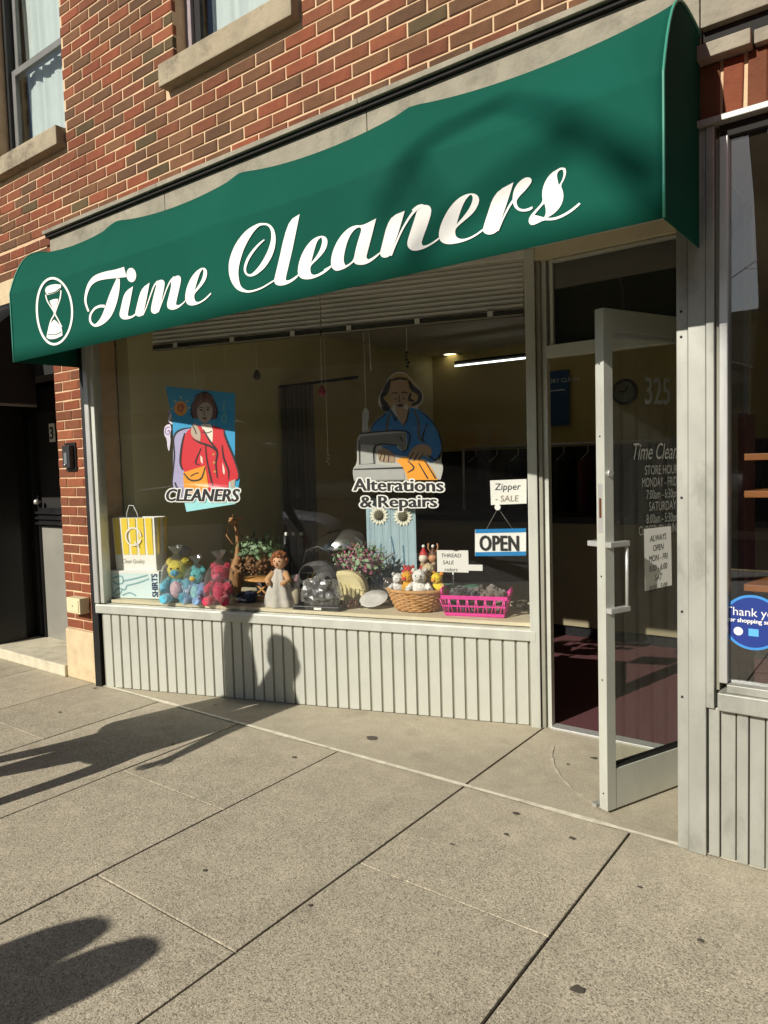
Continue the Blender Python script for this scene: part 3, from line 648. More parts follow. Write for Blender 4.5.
letter(F5, [[[(640, 336), (646, 348), (590, 390), (530, 420), (460, 440), (400, 447), (355, 435), (335, 405), (332, 360), (350, 290), (400, 190), (470, 115), (540, 85), (590, 90), (612, 120), (608, 160), (575, 220), (520, 270), (450, 330), (445, 365), (455, 395), (485, 410), (530, 405), (590, 375)],
             [(550, 95), (515, 130), (480, 210), (455, 305), (510, 240), (550, 180), (568, 125), (562, 100)]]])
letter(F6, [[[(88, 290), (223, 218), (185, 340), (120, 540), (115, 565), (80, 585), (45, 588), (15, 570), (12, 545), (30, 480)]],
            [[(215, 330), (225, 270), (255, 220), (300, 185), (335, 182), (352, 200), (345, 225), (310, 270), (265, 315), (245, 345), (245, 370), (260, 400), (295, 410), (330, 400), (355, 388), (360, 400), (345, 415), (310, 425), (265, 422), (235, 400), (220, 370)]]],
       [[(118, 560, 12), (150, 478, 12), (190, 395, 14), (222, 345, 16)]])
letter(F6, [[[(525, 130), (555, 112), (585, 118), (593, 145), (580, 195), (552, 240), (570, 280), (575, 330), (555, 390), (510, 440), (460, 468), (490, 470), (530, 463), (590, 435), (640, 400), (685, 362), (695, 372), (650, 415), (590, 455), (530, 482), (480, 488), (440, 485), (400, 505), (362, 522), (340, 515), (330, 490), (338, 460), (370, 420), (430, 355), (422, 310), (428, 250), (455, 190), (490, 150)],
             [(548, 130), (530, 150), (525, 175), (540, 240), (565, 200), (575, 155), (568, 130)], [(440, 365), (400, 410), (370, 448), (400, 455), (440, 466), (452, 440), (450, 400)]]])
# hourglass in an oval
mb = MB(); add_fill(mb, [el(193, 302, 110, 202, -.02, 60), el(193, 302, 98, 188, -.02, 60)], awn(*F1)); mb.build('emblem_ring', M_let, aw)
mb = MB()
for lp in ([(140, 185), (150, 155), (200, 140), (237, 145), (235, 170), (200, 195), (155, 205)], [(165, 240), (190, 228), (217, 228), (205, 270), (192, 305), (178, 275)], [(191, 350), (215, 370), (240, 405), (243, 445), (205, 465), (165, 468), (148, 455), (155, 405), (170, 370)]): add_fill(mb, [smooth_loop(lp)], awn(*F1))
for st in ([(145, 203, 7), (152, 240, 7), (178, 285, 7), (192, 315, 8), (172, 355, 7), (160, 400, 7)], [(234, 178, 7), (226, 225, 7), (205, 280, 7), (195, 315, 8), (212, 350, 7), (236, 395, 7)]): add_stroke(mb, st, awn(*F1))
mb.build('emblem_hourglass', M_let, aw)
mb = MB(); 
for st in ([(160, 198, 4), (200, 188, 4), (232, 165, 4)], [(155, 437, 4), (200, 440, 4), (238, 422, 4)]): add_stroke(mb, st, lambda x, y, f=awn(*F1): (f(x, y)[0], f(x, y)[1]-.0022, f(x, y)[2]))
mb.build('emblem_lines', M_vin, aw)

# ------------------------------------------------------------------ neighbouring shop front on the right
nb = thing('neighbour_storefront', 'grimy aluminium shop front of the next-door shop beyond the open door', 'shop front', (0, 0, 0))
box('pilaster', M_alu2, nb, -.722, -.682, -.012, .066, .0, 2.6, .003); box('pilaster', M_alu2, nb, -.680, -.620, -.022, .066, .0, 2.6, .003)
box('pilaster', M_alu2, nb, -.618, -.591, -.03, .066, .56, 2.6, .003)
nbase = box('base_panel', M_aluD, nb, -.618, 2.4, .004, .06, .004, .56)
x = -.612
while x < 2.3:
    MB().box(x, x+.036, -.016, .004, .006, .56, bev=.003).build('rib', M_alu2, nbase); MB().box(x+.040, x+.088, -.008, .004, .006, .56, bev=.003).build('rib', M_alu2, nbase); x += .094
box('window_sill', M_alu2, nb, -.577, 2.4, -.045, .066, .561, .625, .004); box('window_sill', M_alu2, nb, -.55, 2.4, -.028, .06, .626, .655, .003)
box('frame_upright', M_alu3, nb, -.577, -.549, -.02, .05, .656, 2.56, .003); box('frame_upright', M_aluD, nb, -.590, -.5775, -.008, .05, .626, 2.56)
box('glass_pane', glass_mat('next door glass', (.88, .9, .9), .10), nb, -.549, 2.35, .01, .015, .64, 2.57)
box('window_head', M_alu2, nb, -.66, 2.4, -.05, .06, 2.601, 2.622, .003); box('window_head', M_dark, nb, -.577, 2.4, -.01, .05, 2.56, 2.6)
box('frame_upright', M_alu3, nb, 2.351, 2.41, -.03, .06, .656, 2.6)
for z in (2.42, 1.99, 1.32, .58, .9, 1.9): MB().ball((-.705 if z < 2.3 else -.65, -.0125 if z < 2.3 else -.0225, z), (.005, .003, .005), n=8).build('rivet', M_black, nb)
M_oak = mat('orange wood', 'b06a31', .5, var=.15, scale=5, stretch=(1, 8, 8)); M_oakd = mat('dark wood post', '5a2c18', .5, var=.15, scale=5)
sh = thing('wooden_shelf', 'orange wooden shelf unit inside the next-door window', 'shelf', (-.53, .10, 0))
for py in (457, 494, 587): z = onplane(748, py, 1, .12).z; box('board', M_oak, sh, .012, 1.2, 0, .24, z-.012, z+.012, .002)
for x in (-.0, 1.2): box('post', M_oakd, sh, x-.012, x+.011, .02, .22, .013, 1.62)
P = onplane(753, 622, 1, .02); st = thing('round_sticker', 'round dark blue thank-you sticker on the next-door window', 'sticker', (P.x, .0082, P.z))
disc = lambda r, n=48: [(r*math.cos(2*math.pi*i/n), r*math.sin(2*math.pi*i/n)) for i in range(n)]
add_fill(MB_ := MB(), [disc(.098)], lambda x, z: (x, 0, z)).build('rim', mat('sky blue vinyl', '3a86c8', .5, var=.03), st)
add_fill(MB_ := MB(), [disc(.089)], lambda x, z: (x, -.0006, z)).build('face', mat('navy vinyl', '14307e', .5, var=.03), st)
lettering('lettering', 'Thank you', M_white, st, lambda x, y: (x, -.0013, .022+y), .042, align='CENTER'); lettering('lettering', 'for shopping small', M_white, st, lambda x, y: (x, -.0013, -.002+y), .022, align='CENTER', bold=.03)
add_fill(MB_ := MB(), [[(x-.045, y-.035) for x, y in disc(.015)]], lambda x, z: (x, -.0013, z)).build('badge', M_white, st)
add_fill(MB_ := MB(), [[(-.012, -.048), (.02, -.048), (.02, -.022), (-.012, -.022)]], lambda x, z: (x, -.0013, z)).build('badge', mat('pale blue vinyl', '59a7dd', .5), st)
ra = thing('red_awning', 'bright red awning of the next-door shop at the top right edge', 'awning', (-.322, 0, 0))
M_red = mat('red awning vinyl', 'b51d2b', .6, var=.05, scale=3, spec=.25); zr = onplane(766, 72, 1, -.66).z
pr = [(-.66, zr), (-.66, zr+.45), (-.6, zr+.62), (-.4, zr+.76), (-.003, zr+.8)]
mb = MB(); mb.add([(x, y, z) for x in (0, 2.7) for y, z in pr], [(i, i+1, 6+i, 5+i) for i in range(4)]); o = mb.build('canopy', M_red, ra); so = o.modifiers.new('thickness', 'SOLIDIFY'); so.thickness = .003; so.offset = 1
for x in (.002, 2.698): MB().add([(x, y, z) for y, z in pr+[(-.003, zr)]]+[(x+.002, y, z) for y, z in pr+[(-.003, zr)]], [tuple(range(6)), tuple(range(11, 5, -1))]+[(i, (i+1) % 6, 6+(i+1) % 6, 6+i) for i in range(6)]).build('end_panel', M_red, ra)
MB().tube([(.02, -.645, zr+.01), (2.68, -.645, zr+.01)], .011, 8).build('frame', M_tube, ra)

# ------------------------------------------------------------------ shop interior
structure(MB().box(-4.7, 2.2, .94, 5.75, -.1, .012).build('floor', M_carpet))
poly_slab('floor', [(-4.6, .02), (-1.66, .935), (-4.6, .935)], M_carpet, -.1, -.013, None)['kind'] = 'structure'
structure(MB().box(-4.62, -4.475, .27, 5.79, 0, 2.89).build('wall_left', M_tan))
structure(MB().box(-4.47, -.5, 4.2, 4.3, 0, 2.89).build('wall_back', M_tan2))
structure(MB().box(-.55, -.45, .94, 4.195, 0, 2.89).build('wall_right', M_tan2))
structure(MB().box(-.44, 2.29, 1.2, 1.3, 0, 2.89).build('wall_next_door', mat('grey brown wall', '4c453d', .9, var=.1)))
structure(MB().box(-4.47, 2.29, .08, 4.195, 2.70, 2.74).build('ceiling', mat('ceiling tile', 'd9d3c2', .9, var=.05)))
plat = poly_slab('display_platform', [(-4.47, .035), (-1.72, .895), (-1.9, 1.45), (-4.47, .75)], M_cream, 0, 1, None)
for v in plat.data.vertices: v.co.z = zpl(v.co.x)-(.02 if v.co.z < .5 else 0)
tag(plat, 'cream display shelf behind the shop window', 'shelf')
dado = thing('dark_panelling', 'dark panelling along the back of the shop', 'panelling', (0, 0, 0))
for i in range(7): box('panel', mat('dark panel', '17140f', .6, var=.2, scale=5), dado, -4.46+i*.56, -4.46+i*.56+.55, 4.16, 4.195, .02, 1.62)
ct = thing('shop_counter', 'beige fronted shop counter with black top seen through the doorway', 'counter', (-2.3, 2.9, .013))
box('front', mat('counter beige', '8f8569', .8, var=.08), ct, -1.6, 1.72, 0, .04, .09, .95); box('plinth', M_black, ct, -1.6, 1.72, .03, .06, 0, .089); box('counter_top', M_black, ct, -1.65, 1.74, -.05, .6, .951, 1.0, .006)
P = onplane(450, 354, 2, 2.695)
dl = thing('ceiling_downlight', 'small round recessed ceiling light seen through the window', 'ceiling light', P)
MB().lathe([(.07, 0), (.09, 0), (.095, .005), (.0, .005)], (0, 0, -.006)).build('rim', M_white, dl)
add_fill(MB(), [disc(.07)], lambda x, y: (x, y, -.003)).build('lamp', mat('lamp glow', 'fff1cf', .5, emit=3), dl)
P0 = onplane(455, 366, 1, 3.3); P1 = onplane(534, 357, 1, 3.3)
ft = thing('fluorescent_tube', 'long thin fluorescent tube lamp under the shop ceiling', 'lamp', P0)
MB().tube([(0, 0, 0), P1-P0], .008, 8).build('tube', mat('tube glow', 'f2f6f2', .5, emit=3), ft); 
MB().tube([(0, .0, .03), P1-P0+Vector((0, 0, .03))], .016, 6).build('housing', M_dark, ft)
# curtain at the back of the display
M_gcurt = mat('grey brown curtain', '6d675c', .9, var=.1, scale=6)
P0 = onplane(281, 388, 1, 1.75); P1 = onplane(311, 388, 1, 1.75); mb = MB(); n = 48
mb.add([(P0.x+(P1.x-P0.x)*i/n-(.03 if zz == 0 else 0)*(1-i/n), 1.75+.03*math.sin(i*.95)+.012*math.sin(i*2.3), .02 if zz == 0 else P0.z) for zz in (0, 1) for i in range(n+1)], [(i, i+1, n+2+i, n+1+i) for i in range(n)], 0, True)
cu_ = thing('hanging_curtain', 'long grey brown curtain hanging behind the display window', 'curtain', (0, 0, 0)); mb.build('cloth', M_gcurt, cu_); MB().tube([(P0.x-.1, 1.75, P0.z+.01), (P1.x+.5, 1.75, P0.z+.01)], .012, 8).build('rail', M_black, cu_)
# garments on a rail at the back
gr = thing('garment_rail', 'steel garment rail at the back of the dark shop', 'rail', (-2.6, 3.7, .013))
MB().tube([(-1.2, 0, 1.62), (1.2, 0, 1.62)], .014, 8).build('bar', M_alu3, gr)
for x in (-1.2, 1.2): MB().tube([(x, 0, 0), (x, 0, 1.62)], .014, 8).build('leg', M_alu3, gr); MB().tube([(x, -.25, .015), (x, .25, .015)], .014, 8).build('foot', M_alu3, gr)
for i, c in enumerate(('26262b', '3a2f2a', '1d2430', '45403a', '2b2b2b', '512f2f', '23302a', '3b3b44', '5a5145', '202020')):
    g = thing('hanging_garment', '%s garment on the rail at the back of the shop, %s from the left' % (('charcoal', 'brown', 'navy', 'taupe', 'black', 'wine red', 'dark green', 'slate', 'khaki', 'jet black')[i], ('first', 'second', 'third', 'fourth', 'fifth', 'sixth', 'seventh', 'eighth', 'ninth', 'tenth')[i]), 'garment', (-3.65+i*.235, 3.7, 0), 0, 'garments hanging on the rail')
    mb = MB(); ring = []
    for z, wx, wy in ((1.52, .03, .06), (1.47, .06, .2), (1.2, .055, .22), (.85, .06, .23), (.55+.1*(i % 3), .05, .25)): ring.append([(wx*math.cos(a*math.pi/6)*(1+.15*math.sin(a*2+i)), wy*math.sin(a*math.pi/6), z) for a in range(12)])
    mb.add([v for r_ in ring for v in r_], [(k*12+a, k*12+(a+1) % 12, k*12+12+(a+1) % 12, k*12+12+a) for k in range(4) for a in range(12)], 0, True); mb.build('cloth', mat('cloth '+c, c, .9, var=.15, scale=7), g)
    MB().tube([(0, -.17, 1.49), (0, 0, 1.55), (0, 0, 1.60), (.012, 0, 1.636), (0, 0, 1.652)], .004, 6).build('hanger', M_alu3, g)
P = onplane(625, 392, 1, 4.19); ck = thing('wall_clock', 'round black rimmed wall clock inside the shop behind the door glass', 'clock', (P.x, 4.19, P.z))
r_ = 13*(P-CAM).dot(_f)/FL
MB().lathe([(r_*.78, -.0), (r_*.8, .03), (r_*.95, .035), (r_, .0)], (0, 0, 0), 32).build('rim', M_black, ck); add_fill(MB(), [disc(r_*.79)], lambda x, y: (x, y, .01)).build('face', mat('clock face', '77756c', .6), ck)
for a, l in ((60, .6), (170, .42)): add_stroke(MB(), [(0, 0, .02), (r_*l*math.cos(R(a)), r_*l*math.sin(R(a)), .012)], lambda x, y: (x, y, .014), 0, 2).build('hand', M_black, ck)
ck.rotation_euler = (R(90), 0, 0)
P0 = onplane(546, 372, 1, 4.15); P1 = onplane(569, 372, 1, 4.15)
po = thing('blue_poster', 'blue poster on the back wall seen through the doorway', 'poster', (P0.x, 4.14, P0.z))
box('sheet', mat('poster blue', '254f78', .6, var=.15, scale=4), po, 0, P1.x-P0.x, 0, .01, -.55, 0); lettering('lettering', 'DRY CLEAN', M_white, po, lambda x, y: (.03+x, -.002, -.12+y), .06); box('strip', M_white, po, .03, .2, -.003, 0, -.2, -.19)
# blinds pulled up behind the glass
M_slat = mat('grey beige blind slat', 'dad8ce', .7, var=.06, scale=4)
for (pa, pb), lab in (((154, 321), 'grey venetian blind raised behind the left part of the window'), ((323, 530), 'grey venetian blind raised behind the right part of the window')):
    s0 = shop_px(pa, 340, .07)[0]; s1 = min(shop_px(pb, 325, .07)[0], SLEN-.05); bl = thing('venetian_blind', lab, 'blind', (0, 0, 0), 0, 'blinds behind the shop window')
    zb = 2.285; n = 10
    for i in range(n):
        z = zb+.03+i*.0275; mb = MB(); mb.add([(s0, .05, z+.019), (s1, .05, z+.019), (s1, .072, z), (s0, .072, z), (s0, .05, z+.0175), (s1, .05, z+.0175), (s1, .072, z-.0015), (s0, .072, z-.0015)], [(0, 1, 2, 3), (7, 6, 5, 4), (0, 4, 5, 1), (3, 2, 6, 7)])
        slant(mb).build('slat', M_slat, bl)
    sbox('bottom_rail', mat('dark blind rail', '3c3830', .6), bl, s0, s1, .05, .09, zb-.012, zb+.022, .003); sbox('rail_edge', mat('pale rail edge', '9a9486', .6), bl, s0, s1, .044, .0495, zb-.016, zb-.006)
    for t in (.15, .5, .85): sbox('rail_clip', M_slat, bl, s0+(s1-s0)*t-.015, s0+(s1-s0)*t+.015, .04, .0435, zb-.006, zb+.024)
    cs = s0+(s1-s0)*.25; slant(MB().tube([(cs, .06, zb-.02), (cs+.005, .06, zb-.25)], .002, 5)).build('cord', M_slat, bl)

# ------------------------------------------------------------------ decals on the inside of the glass (flat print)
dl_k = [0]
def decal_frame(zx, zy, sc):
    def mk(layer):
        y = .0075-.0*layer
        def fn(x, yy):
            s, z = shop_px(zx+x/sc, zy+yy/sc); return shop_w(s, .0065+.0005*(12-layer), z)
        return fn
    return mk
V = {}
def vin(name, c, rough=.55): return mat('decal '+name, c, rough, var=.03, scale=9)
d1 = thing('window_decal', 'printed window decal of woman in red jacket with yellow bag above CLEANERS', 'decal', (0, 0, 0), 0, 'printed decals on the shop window')
D1 = decal_frame(140, 370, 6.4)
def shape(root, D, name, layer, col, loops=(), strokes=(), sw=5, it=2):
    mb = MB()
    for lp in loops: add_fill(mb, [smooth_loop(l, it) for l in (lp if isinstance(lp[0], list) else [lp])], D(layer))
    for st in strokes: add_stroke(mb, [(*p[:2], (p[2] if len(p) > 2 else sw)*1.25) for p in st], D(layer), 0, 5, sw)
    return mb.build(name, vin(col[0], col[1]), root)
shape(d1, D1, 'backdrop', 0, ('blue', '2f9cc9'), [[(155, 103), (603, 147), (600, 560), (632, 700), (606, 858), (290, 908), (275, 840), (215, 700), (200, 320)]], it=0)
shape(d1, D1, 'lower_backdrop', 1, ('aqua', '9fdcdd'), [[(275, 700), (560, 700), (640, 780), (604, 858), (290, 908), (278, 850)]], it=0)
shape(d1, D1, 'sun_swirl', 2, ('orange', 'e39b2a'), [el(253, 245, 42, 48)]); shape(d1, D1, 'sun_spiral', 3, ('rust', 'b5482a'), (), [[(253, 245), (262, 238), (268, 250), (256, 264), (240, 254), (240, 232), (258, 220), (280, 238)]], 9)
shape(d1, D1, 'sun_rays', 2, ('pale yellow', 'd6cf86'), (), [[(210, 190), (222, 205)], [(255, 165), (255, 185)], [(300, 190), (290, 205)], [(190, 245), (204, 246)], [(315, 240), (302, 242)]], 6)
shape(d1, D1, 'treble_mark', 2, ('sea green', '7fb8b0'), (), [[(535, 190), (528, 250), (545, 290), (540, 335), (518, 320), (525, 290), (548, 300)]], 5)
shape(d1, D1, 'flourish', 2, ('lilac white', 'd9cfe0'), [[(160, 350), (185, 345), (195, 375), (185, 415), (190, 450), (180, 520), (168, 500), (165, 440), (148, 420), (146, 375)]], [[(175, 260, 10), (190, 290, 12), (178, 320, 10), (200, 345, 8)]])
shape(d1, D1, 'flourish_lines', 3, ('purple', '8f6ea0'), (), [[(170, 395), (178, 385), (184, 398), (172, 412), (156, 400), (160, 372), (184, 366)], [(172, 265), (188, 272), (176, 290)]], 5)
shape(d1, D1, 'chair', 2, ('lavender', 'aaa3c4'), [[(205, 430), (225, 395), (270, 378), (330, 368), (340, 420), (300, 640), (290, 770), (262, 840), (200, 770), (205, 560)]], [])
shape(d1, D1, 'chair_outline', 3, ('black', '1c1a1c'), (), [[(325, 368, 4), (260, 380, 9), (222, 405, 10), (208, 450, 8), (214, 540, 8), (208, 620, 7), (198, 740, 4)], [(218, 720, 8), (226, 745, 9), (238, 752, 5)]])
shape(d1, D1, 'jacket', 4, ('red', 'd0202c'), [[(285, 400), (320, 370), (362, 350), (400, 372), (450, 352), (500, 368), (535, 382), (540, 430), (600, 570), (628, 680), (612, 705), (562, 715), (560, 800), (300, 800), (285, 660), (252, 600), (262, 480)]])
shape(d1, D1, 'blouse', 5, ('ivory', 'e8e0cf'), [[(383, 348), (445, 343), (462, 380), (458, 462), (430, 440), (398, 385)], [(522, 590), (538, 640), (535, 670), (524, 660)], [(380, 545), (395, 560), (396, 600), (382, 590)]])
shape(d1, D1, 'hair', 5, ('chestnut', '6b4332'), [[(325, 275), (330, 215), (350, 165), (405, 141), (455, 160), (478, 210), (492, 270), (482, 312), (452, 318), (440, 240), (380, 235), (368, 312), (340, 310)]])
shape(d1, D1, 'face', 6, ('pale skin', 'b7a894'), [[(358, 260), (372, 205), (410, 185), (445, 205), (462, 250), (455, 300), (430, 335), (405, 345), (378, 325), (362, 295)], [(318, 392), (330, 345), (350, 338), (362, 362), (384, 402), (380, 455), (352, 446), (325, 420)], [(570, 712), (604, 698), (600, 762), (574, 752)]])
shape(d1, D1, 'fringe', 7, ('light chestnut', '85563f'), [[(352, 258), (366, 200), (405, 172), (445, 192), (466, 250), (436, 208), (405, 205), (380, 222)]])
shape(d1, D1, 'features', 8, ('black', '1c1a1c'), [el(388, 256, 9, 6), el(430, 253, 9, 6)], [[(372, 244), (386, 238), (400, 243)], [(420, 241), (434, 236), (446, 242)], [(408, 258), (404, 282), (412, 288)], [(385, 395), (425, 402), (455, 390)]], 4)
shape(d1, D1, 'lips', 8, ('dark rose', '6e3a36'), [el(408, 308, 14, 6)])
shape(d1, D1, 'handbag', 7, ('amber', 'e79a1f'), [[(272, 655), (412, 612), (424, 690), (436, 770), (400, 800), (285, 800), (272, 720)]], it=1)
shape(d1, D1, 'outlines', 9, ('black', '1c1a1c'), (), [[(280, 402, 4), (262, 480, 9), (252, 590, 9), (268, 640, 6)], [(330, 440, 4), (380, 465, 9), (450, 490, 12), (490, 525, 6)], [(400, 380, 4), (440, 450, 8), (488, 520, 9), (480, 600, 8), (490, 690, 6)], [(530, 385, 4), (545, 440, 9), (600, 575, 9), (628, 675, 7), (610, 708, 5)], [(520, 480, 4), (530, 560, 8), (560, 640, 8), (562, 700, 4)], [(385, 500, 4), (350, 590, 7), (375, 605, 4)], [(415, 480, 4), (420, 560, 6), (445, 680, 8), (460, 740, 5)],
                                                 [(275, 660, 5), (310, 700, 8), (350, 708, 8), (390, 690, 8), (412, 620, 5)], [(320, 680, 6), (345, 665, 5), (370, 658, 6)], [(328, 350, 4), (345, 380, 5), (355, 410, 4)], [(470, 200, 5), (490, 262, 7), (482, 310, 5)], [(330, 205, 5), (322, 270, 7), (338, 310, 5)], [(345, 168, 5), (405, 142, 7), (455, 162, 5)]])
for r in ((466, 540), (470, 592), (474, 650)): shape(d1, D1, 'button', 10, ('gold', 'c98a4a'), [el(r[0], r[1], 8, 8)])
def flat_text(root, D, txt, px0, py0, px1, layer, size_px, **k):
    """text along a pixel baseline on the glass plane"""
    m_out, m_in = vin('white', 'eceae2'), vin('black', '1c1a1c')
    a = Vector(shop_px(px0, py0[0])); b = Vector(shop_px(px1, py0[1]))
    me = text_mesh(txt, 1.0, **k); xs_ = [v.co.x for v in me.vertices]; wd = max(xs_)-min(xs_); x0 = min(xs_)
    hh = size_px/FL*((shop_w(a.x, 0, a.y)-CAM).dot(_f)); L = (b-a).length
    for mm, lay, ring, nm in ((m_out, layer, .075, 'lettering_outline'), (m_in, layer+1.5, 0, 'lettering')):
        me = text_mesh(txt, 1.0, ring=ring, **k); me.materials.append(mm)
        for v in me.vertices:
            t = (v.co.x-x0)/wd; s = a.x+(b.x-a.x)*t; z = a.y+(b.y-a.y)*t+v.co.y*hh/.72
            v.co = shop_w(s, .0065+.0005*(12-lay)+v.co.z*1e-5, z)
        obj(nm, me, root)
flat_text(d1, D1, 'CLEANERS', 165.5, (501.0, 501.5), 240, 10.5, 12.5, bold=.045, shear=.25)
d2 = thing('window_decal', 'printed window decal of seamstress in blue shirt at sewing machine above Alterations & Repairs', 'decal', (0, 0, 0), 0, 'printed decals on the shop window')
D2 = decal_frame(340, 360, 6.4)
sil = [(310, 105), (345, 78), (385, 72), (425, 85), (440, 110), (490, 160), (530, 210), (528, 260), (490, 305), (560, 345), (620, 430), (660, 550), (640, 640), (660, 690), (640, 765), (85, 775), (72, 700), (108, 660), (98, 510), (130, 460), (180, 460), (200, 400), (290, 335), (245, 300), (240, 240), (265, 190)]
shape(d2, D2, 'white_border', 0, ('border', 'b4b2a8'), [sil])
shape(d2, D2, 'hair', 1, ('dark blonde', '9a8254'), [[(312, 112), (345, 88), (390, 82), (425, 95), (440, 118), (488, 168), (522, 212), (520, 262), (484, 300), (430, 300), (400, 200), (340, 200), (340, 300), (300, 328), (255, 300), (248, 242), (272, 192)]])
shape(d2, D2, 'hair_locks', 2, ('black', '1c1a1c'), (), [[(318, 120, 8), (300, 165, 26), (285, 205, 30), (262, 240, 16), (285, 285, 30), (315, 315, 10)], [(436, 128, 8), (462, 180, 26), (505, 215, 22), (502, 262, 20), (455, 288, 12)], [(262, 300, 6), (285, 318, 16), (312, 322, 6)], [(450, 210, 8), (440, 250, 14), (470, 262, 10)], [(320, 130, 8), (370, 118, 14), (430, 122, 8)]])
shape(d2, D2, 'face', 3, ('warm skin', '9c8468'), [[(318, 190), (335, 135), (380, 118), (425, 135), (438, 200), (430, 265), (400, 310), (440, 320), (415, 415), (395, 418), (350, 330), (352, 295), (325, 250)]])
shape(d2, D2, 'shirt', 2, ('denim blue', '2a6ea6'), [[(320, 312), (352, 352), (400, 420), (438, 345), (445, 300), (500, 315), (560, 352), (612, 430), (648, 545), (630, 640), (575, 660), (540, 630), (440, 620), (300, 600), (190, 465), (210, 410), (270, 350)]])
shape(d2, D2, 'braces', 4, ('slate', '55585c'), (), [[(322, 330), (300, 390), (300, 450)], [(470, 320), (500, 400), (500, 480), (520, 520)]], 14)
shape(d2, D2, 'machine', 5, ('light grey', 'a5a59e'), [[(105, 505), (130, 465), (420, 455), (428, 560), (400, 590), (365, 560), (360, 545), (232, 548), (222, 664), (402, 684), (410, 764), (85, 770), (80, 700), (122, 672)]], it=1)
shape(d2, D2, 'machine_arm', 6, ('mid grey', '73736e'), [[(125, 490), (420, 462), (422, 560), (395, 580), (360, 540), (230, 545), (215, 665), (125, 670)]], it=1)
shape(d2, D2, 'machine_column', 7, ('light grey', 'a5a59e'), [[(130, 540), (215, 545), (210, 660), (130, 668)]], it=1)
shape(d2, D2, 'thread_spool', 5, ('light grey', 'a5a59e'), [[(135, 340), (160, 300), (185, 330), (180, 375), (172, 400), (182, 455), (135, 460), (140, 400)]])
shape(d2, D2, 'cloth', 6, ('amber', 'e79a1f'), [[(350, 640), (420, 618), (540, 640), (590, 700), (622, 768), (430, 768), (405, 690)]])
shape(d2, D2, 'hands', 7, ('warm skin', '9c8468'), [[(235, 580), (280, 560), (330, 590), (350, 625), (345, 655), (300, 655), (250, 650), (238, 620)], [(430, 620), (450, 575), (500, 535), (560, 540), (590, 580), (570, 630), (530, 610), (500, 640), (470, 645), (440, 645)]])
shape(d2, D2, 'outlines', 8, ('black', '1c1a1c'), [el(352, 250, 6, 4), el(405, 246, 6, 4), el(382, 290, 20, 8)], [[(325, 215, 5), (345, 208, 6), (365, 214, 5)], [(390, 212, 5), (408, 205, 6), (428, 210, 5)], [(378, 225, 4), (374, 262, 5), (388, 268, 4)], [(322, 320, 5), (352, 390, 7), (360, 360, 5)], [(440, 305, 5), (425, 380, 7), (400, 420, 5)], [(190, 462, 5), (215, 405, 7), (290, 345, 5)], [(500, 315, 4), (600, 410, 8), (650, 545, 9), (632, 640, 6)], [(555, 400, 5), (525, 500, 8), (540, 525, 5)], [(560, 610, 6), (610, 640, 10), (640, 600, 6)],
      [(125, 470, 6), (420, 456, 8), (428, 560, 8), (395, 585, 6)], [(360, 545, 6), (225, 548, 9), (215, 665, 6)], [(85, 700, 6), (400, 690, 9)], [(118, 510, 6), (122, 670, 6)], [(262, 600, 5), (250, 640, 6)], [(285, 600, 5), (275, 650, 6)], [(310, 605, 5), (305, 652, 6)], [(470, 590, 4), (440, 640, 6)], [(500, 590, 4), (470, 645, 6)], [(530, 595, 4), (500, 642, 6)], [(430, 645, 5), (470, 690, 8), (430, 720, 5)], [(500, 660, 5), (560, 760, 8)], [(540, 645, 5), (610, 760, 8)], [(380, 490, 8), (400, 520, 6)]])
flat_text(d2, D2, 'Alterations', 352.5, (490.5, 491.5), 443.5, 9, 12.5, bold=.035)
flat_text(d2, D2, '& Repairs', 359.5, (507.5, 507), 437, 9, 11.8, bold=.035)

# ------------------------------------------------------------------ signs in the window
def quad_sign(root, name, corners, off, m, th=.003):
    c = [shop_px(x, y, off) for x, y in corners]; mb = MB()
    mb.add([shop_w(s, off, z) for s, z in c]+[shop_w(s, off+th, z) for s, z in c], [(0, 1, 2, 3), (7, 6, 5, 4)]+[(i, (i+1) % 4, 4+(i+1) % 4, 4+i) for i in range(4)]); return mb.build(name, m, root)
def sign_text(root, txt, px, py, off, hpx, m, **k):
    a = shop_px(px, py, off); h = hpx/FL*(shop_w(a[0], 0, a[1])-CAM).dot(_f)/.72; tilt = k.pop('tilt', 0)
    return lettering('lettering', txt, m, root, lambda x, y: shop_w(a[0]+x, off-.0015, a[1]+y+tilt*x), h, **k)
sg = thing('open_sign', 'blue and white OPEN sign hanging by string inside the window', 'sign', (0, 0, 0))
quad_sign(sg, 'board', ((475, 529.5), (526, 528.5), (526, 555.5), (475, 556)), .03, M_white); quad_sign(sg, 'blue_band', ((475.2, 529.3), (525.8, 528.3), (525.8, 532.2), (475.2, 533.2)), .028, mat('sign blue', '1279b5', .4, var=.03)); quad_sign(sg, 'blue_band', ((475.2, 552.2), (525.8, 551.4), (525.8, 555.6), (475.2, 556.2)), .028, MATS['sign blue'])
sign_text(sg, 'OPEN', 479.5, 550.3, .028, 15.5, M_ink, bold=.045, sx=.70, space=1.04, push=SN)
a = shop_px(498, 508, .02); b1 = shop_px(486, 530, .03); b2 = shop_px(513, 529.5, .03)
MB().tube([shop_w(b1[0], .03, b1[1]), shop_w(a[0], .02, a[1]), shop_w(b2[0], .03, b2[1])], .0018, 5).build('string', mat('grey string', '8a877d', .9), sg)
MB().tube([shop_w(a[0], .006, a[1]+.005), shop_w(a[0], .02, a[1]+.005)], [.017, .008], 12).build('suction_cup', M_white, sg)
zp = thing('zipper_sale_sign', 'white handwritten Zipper SALE card on the window above the OPEN sign', 'sign', (0, 0, 0))
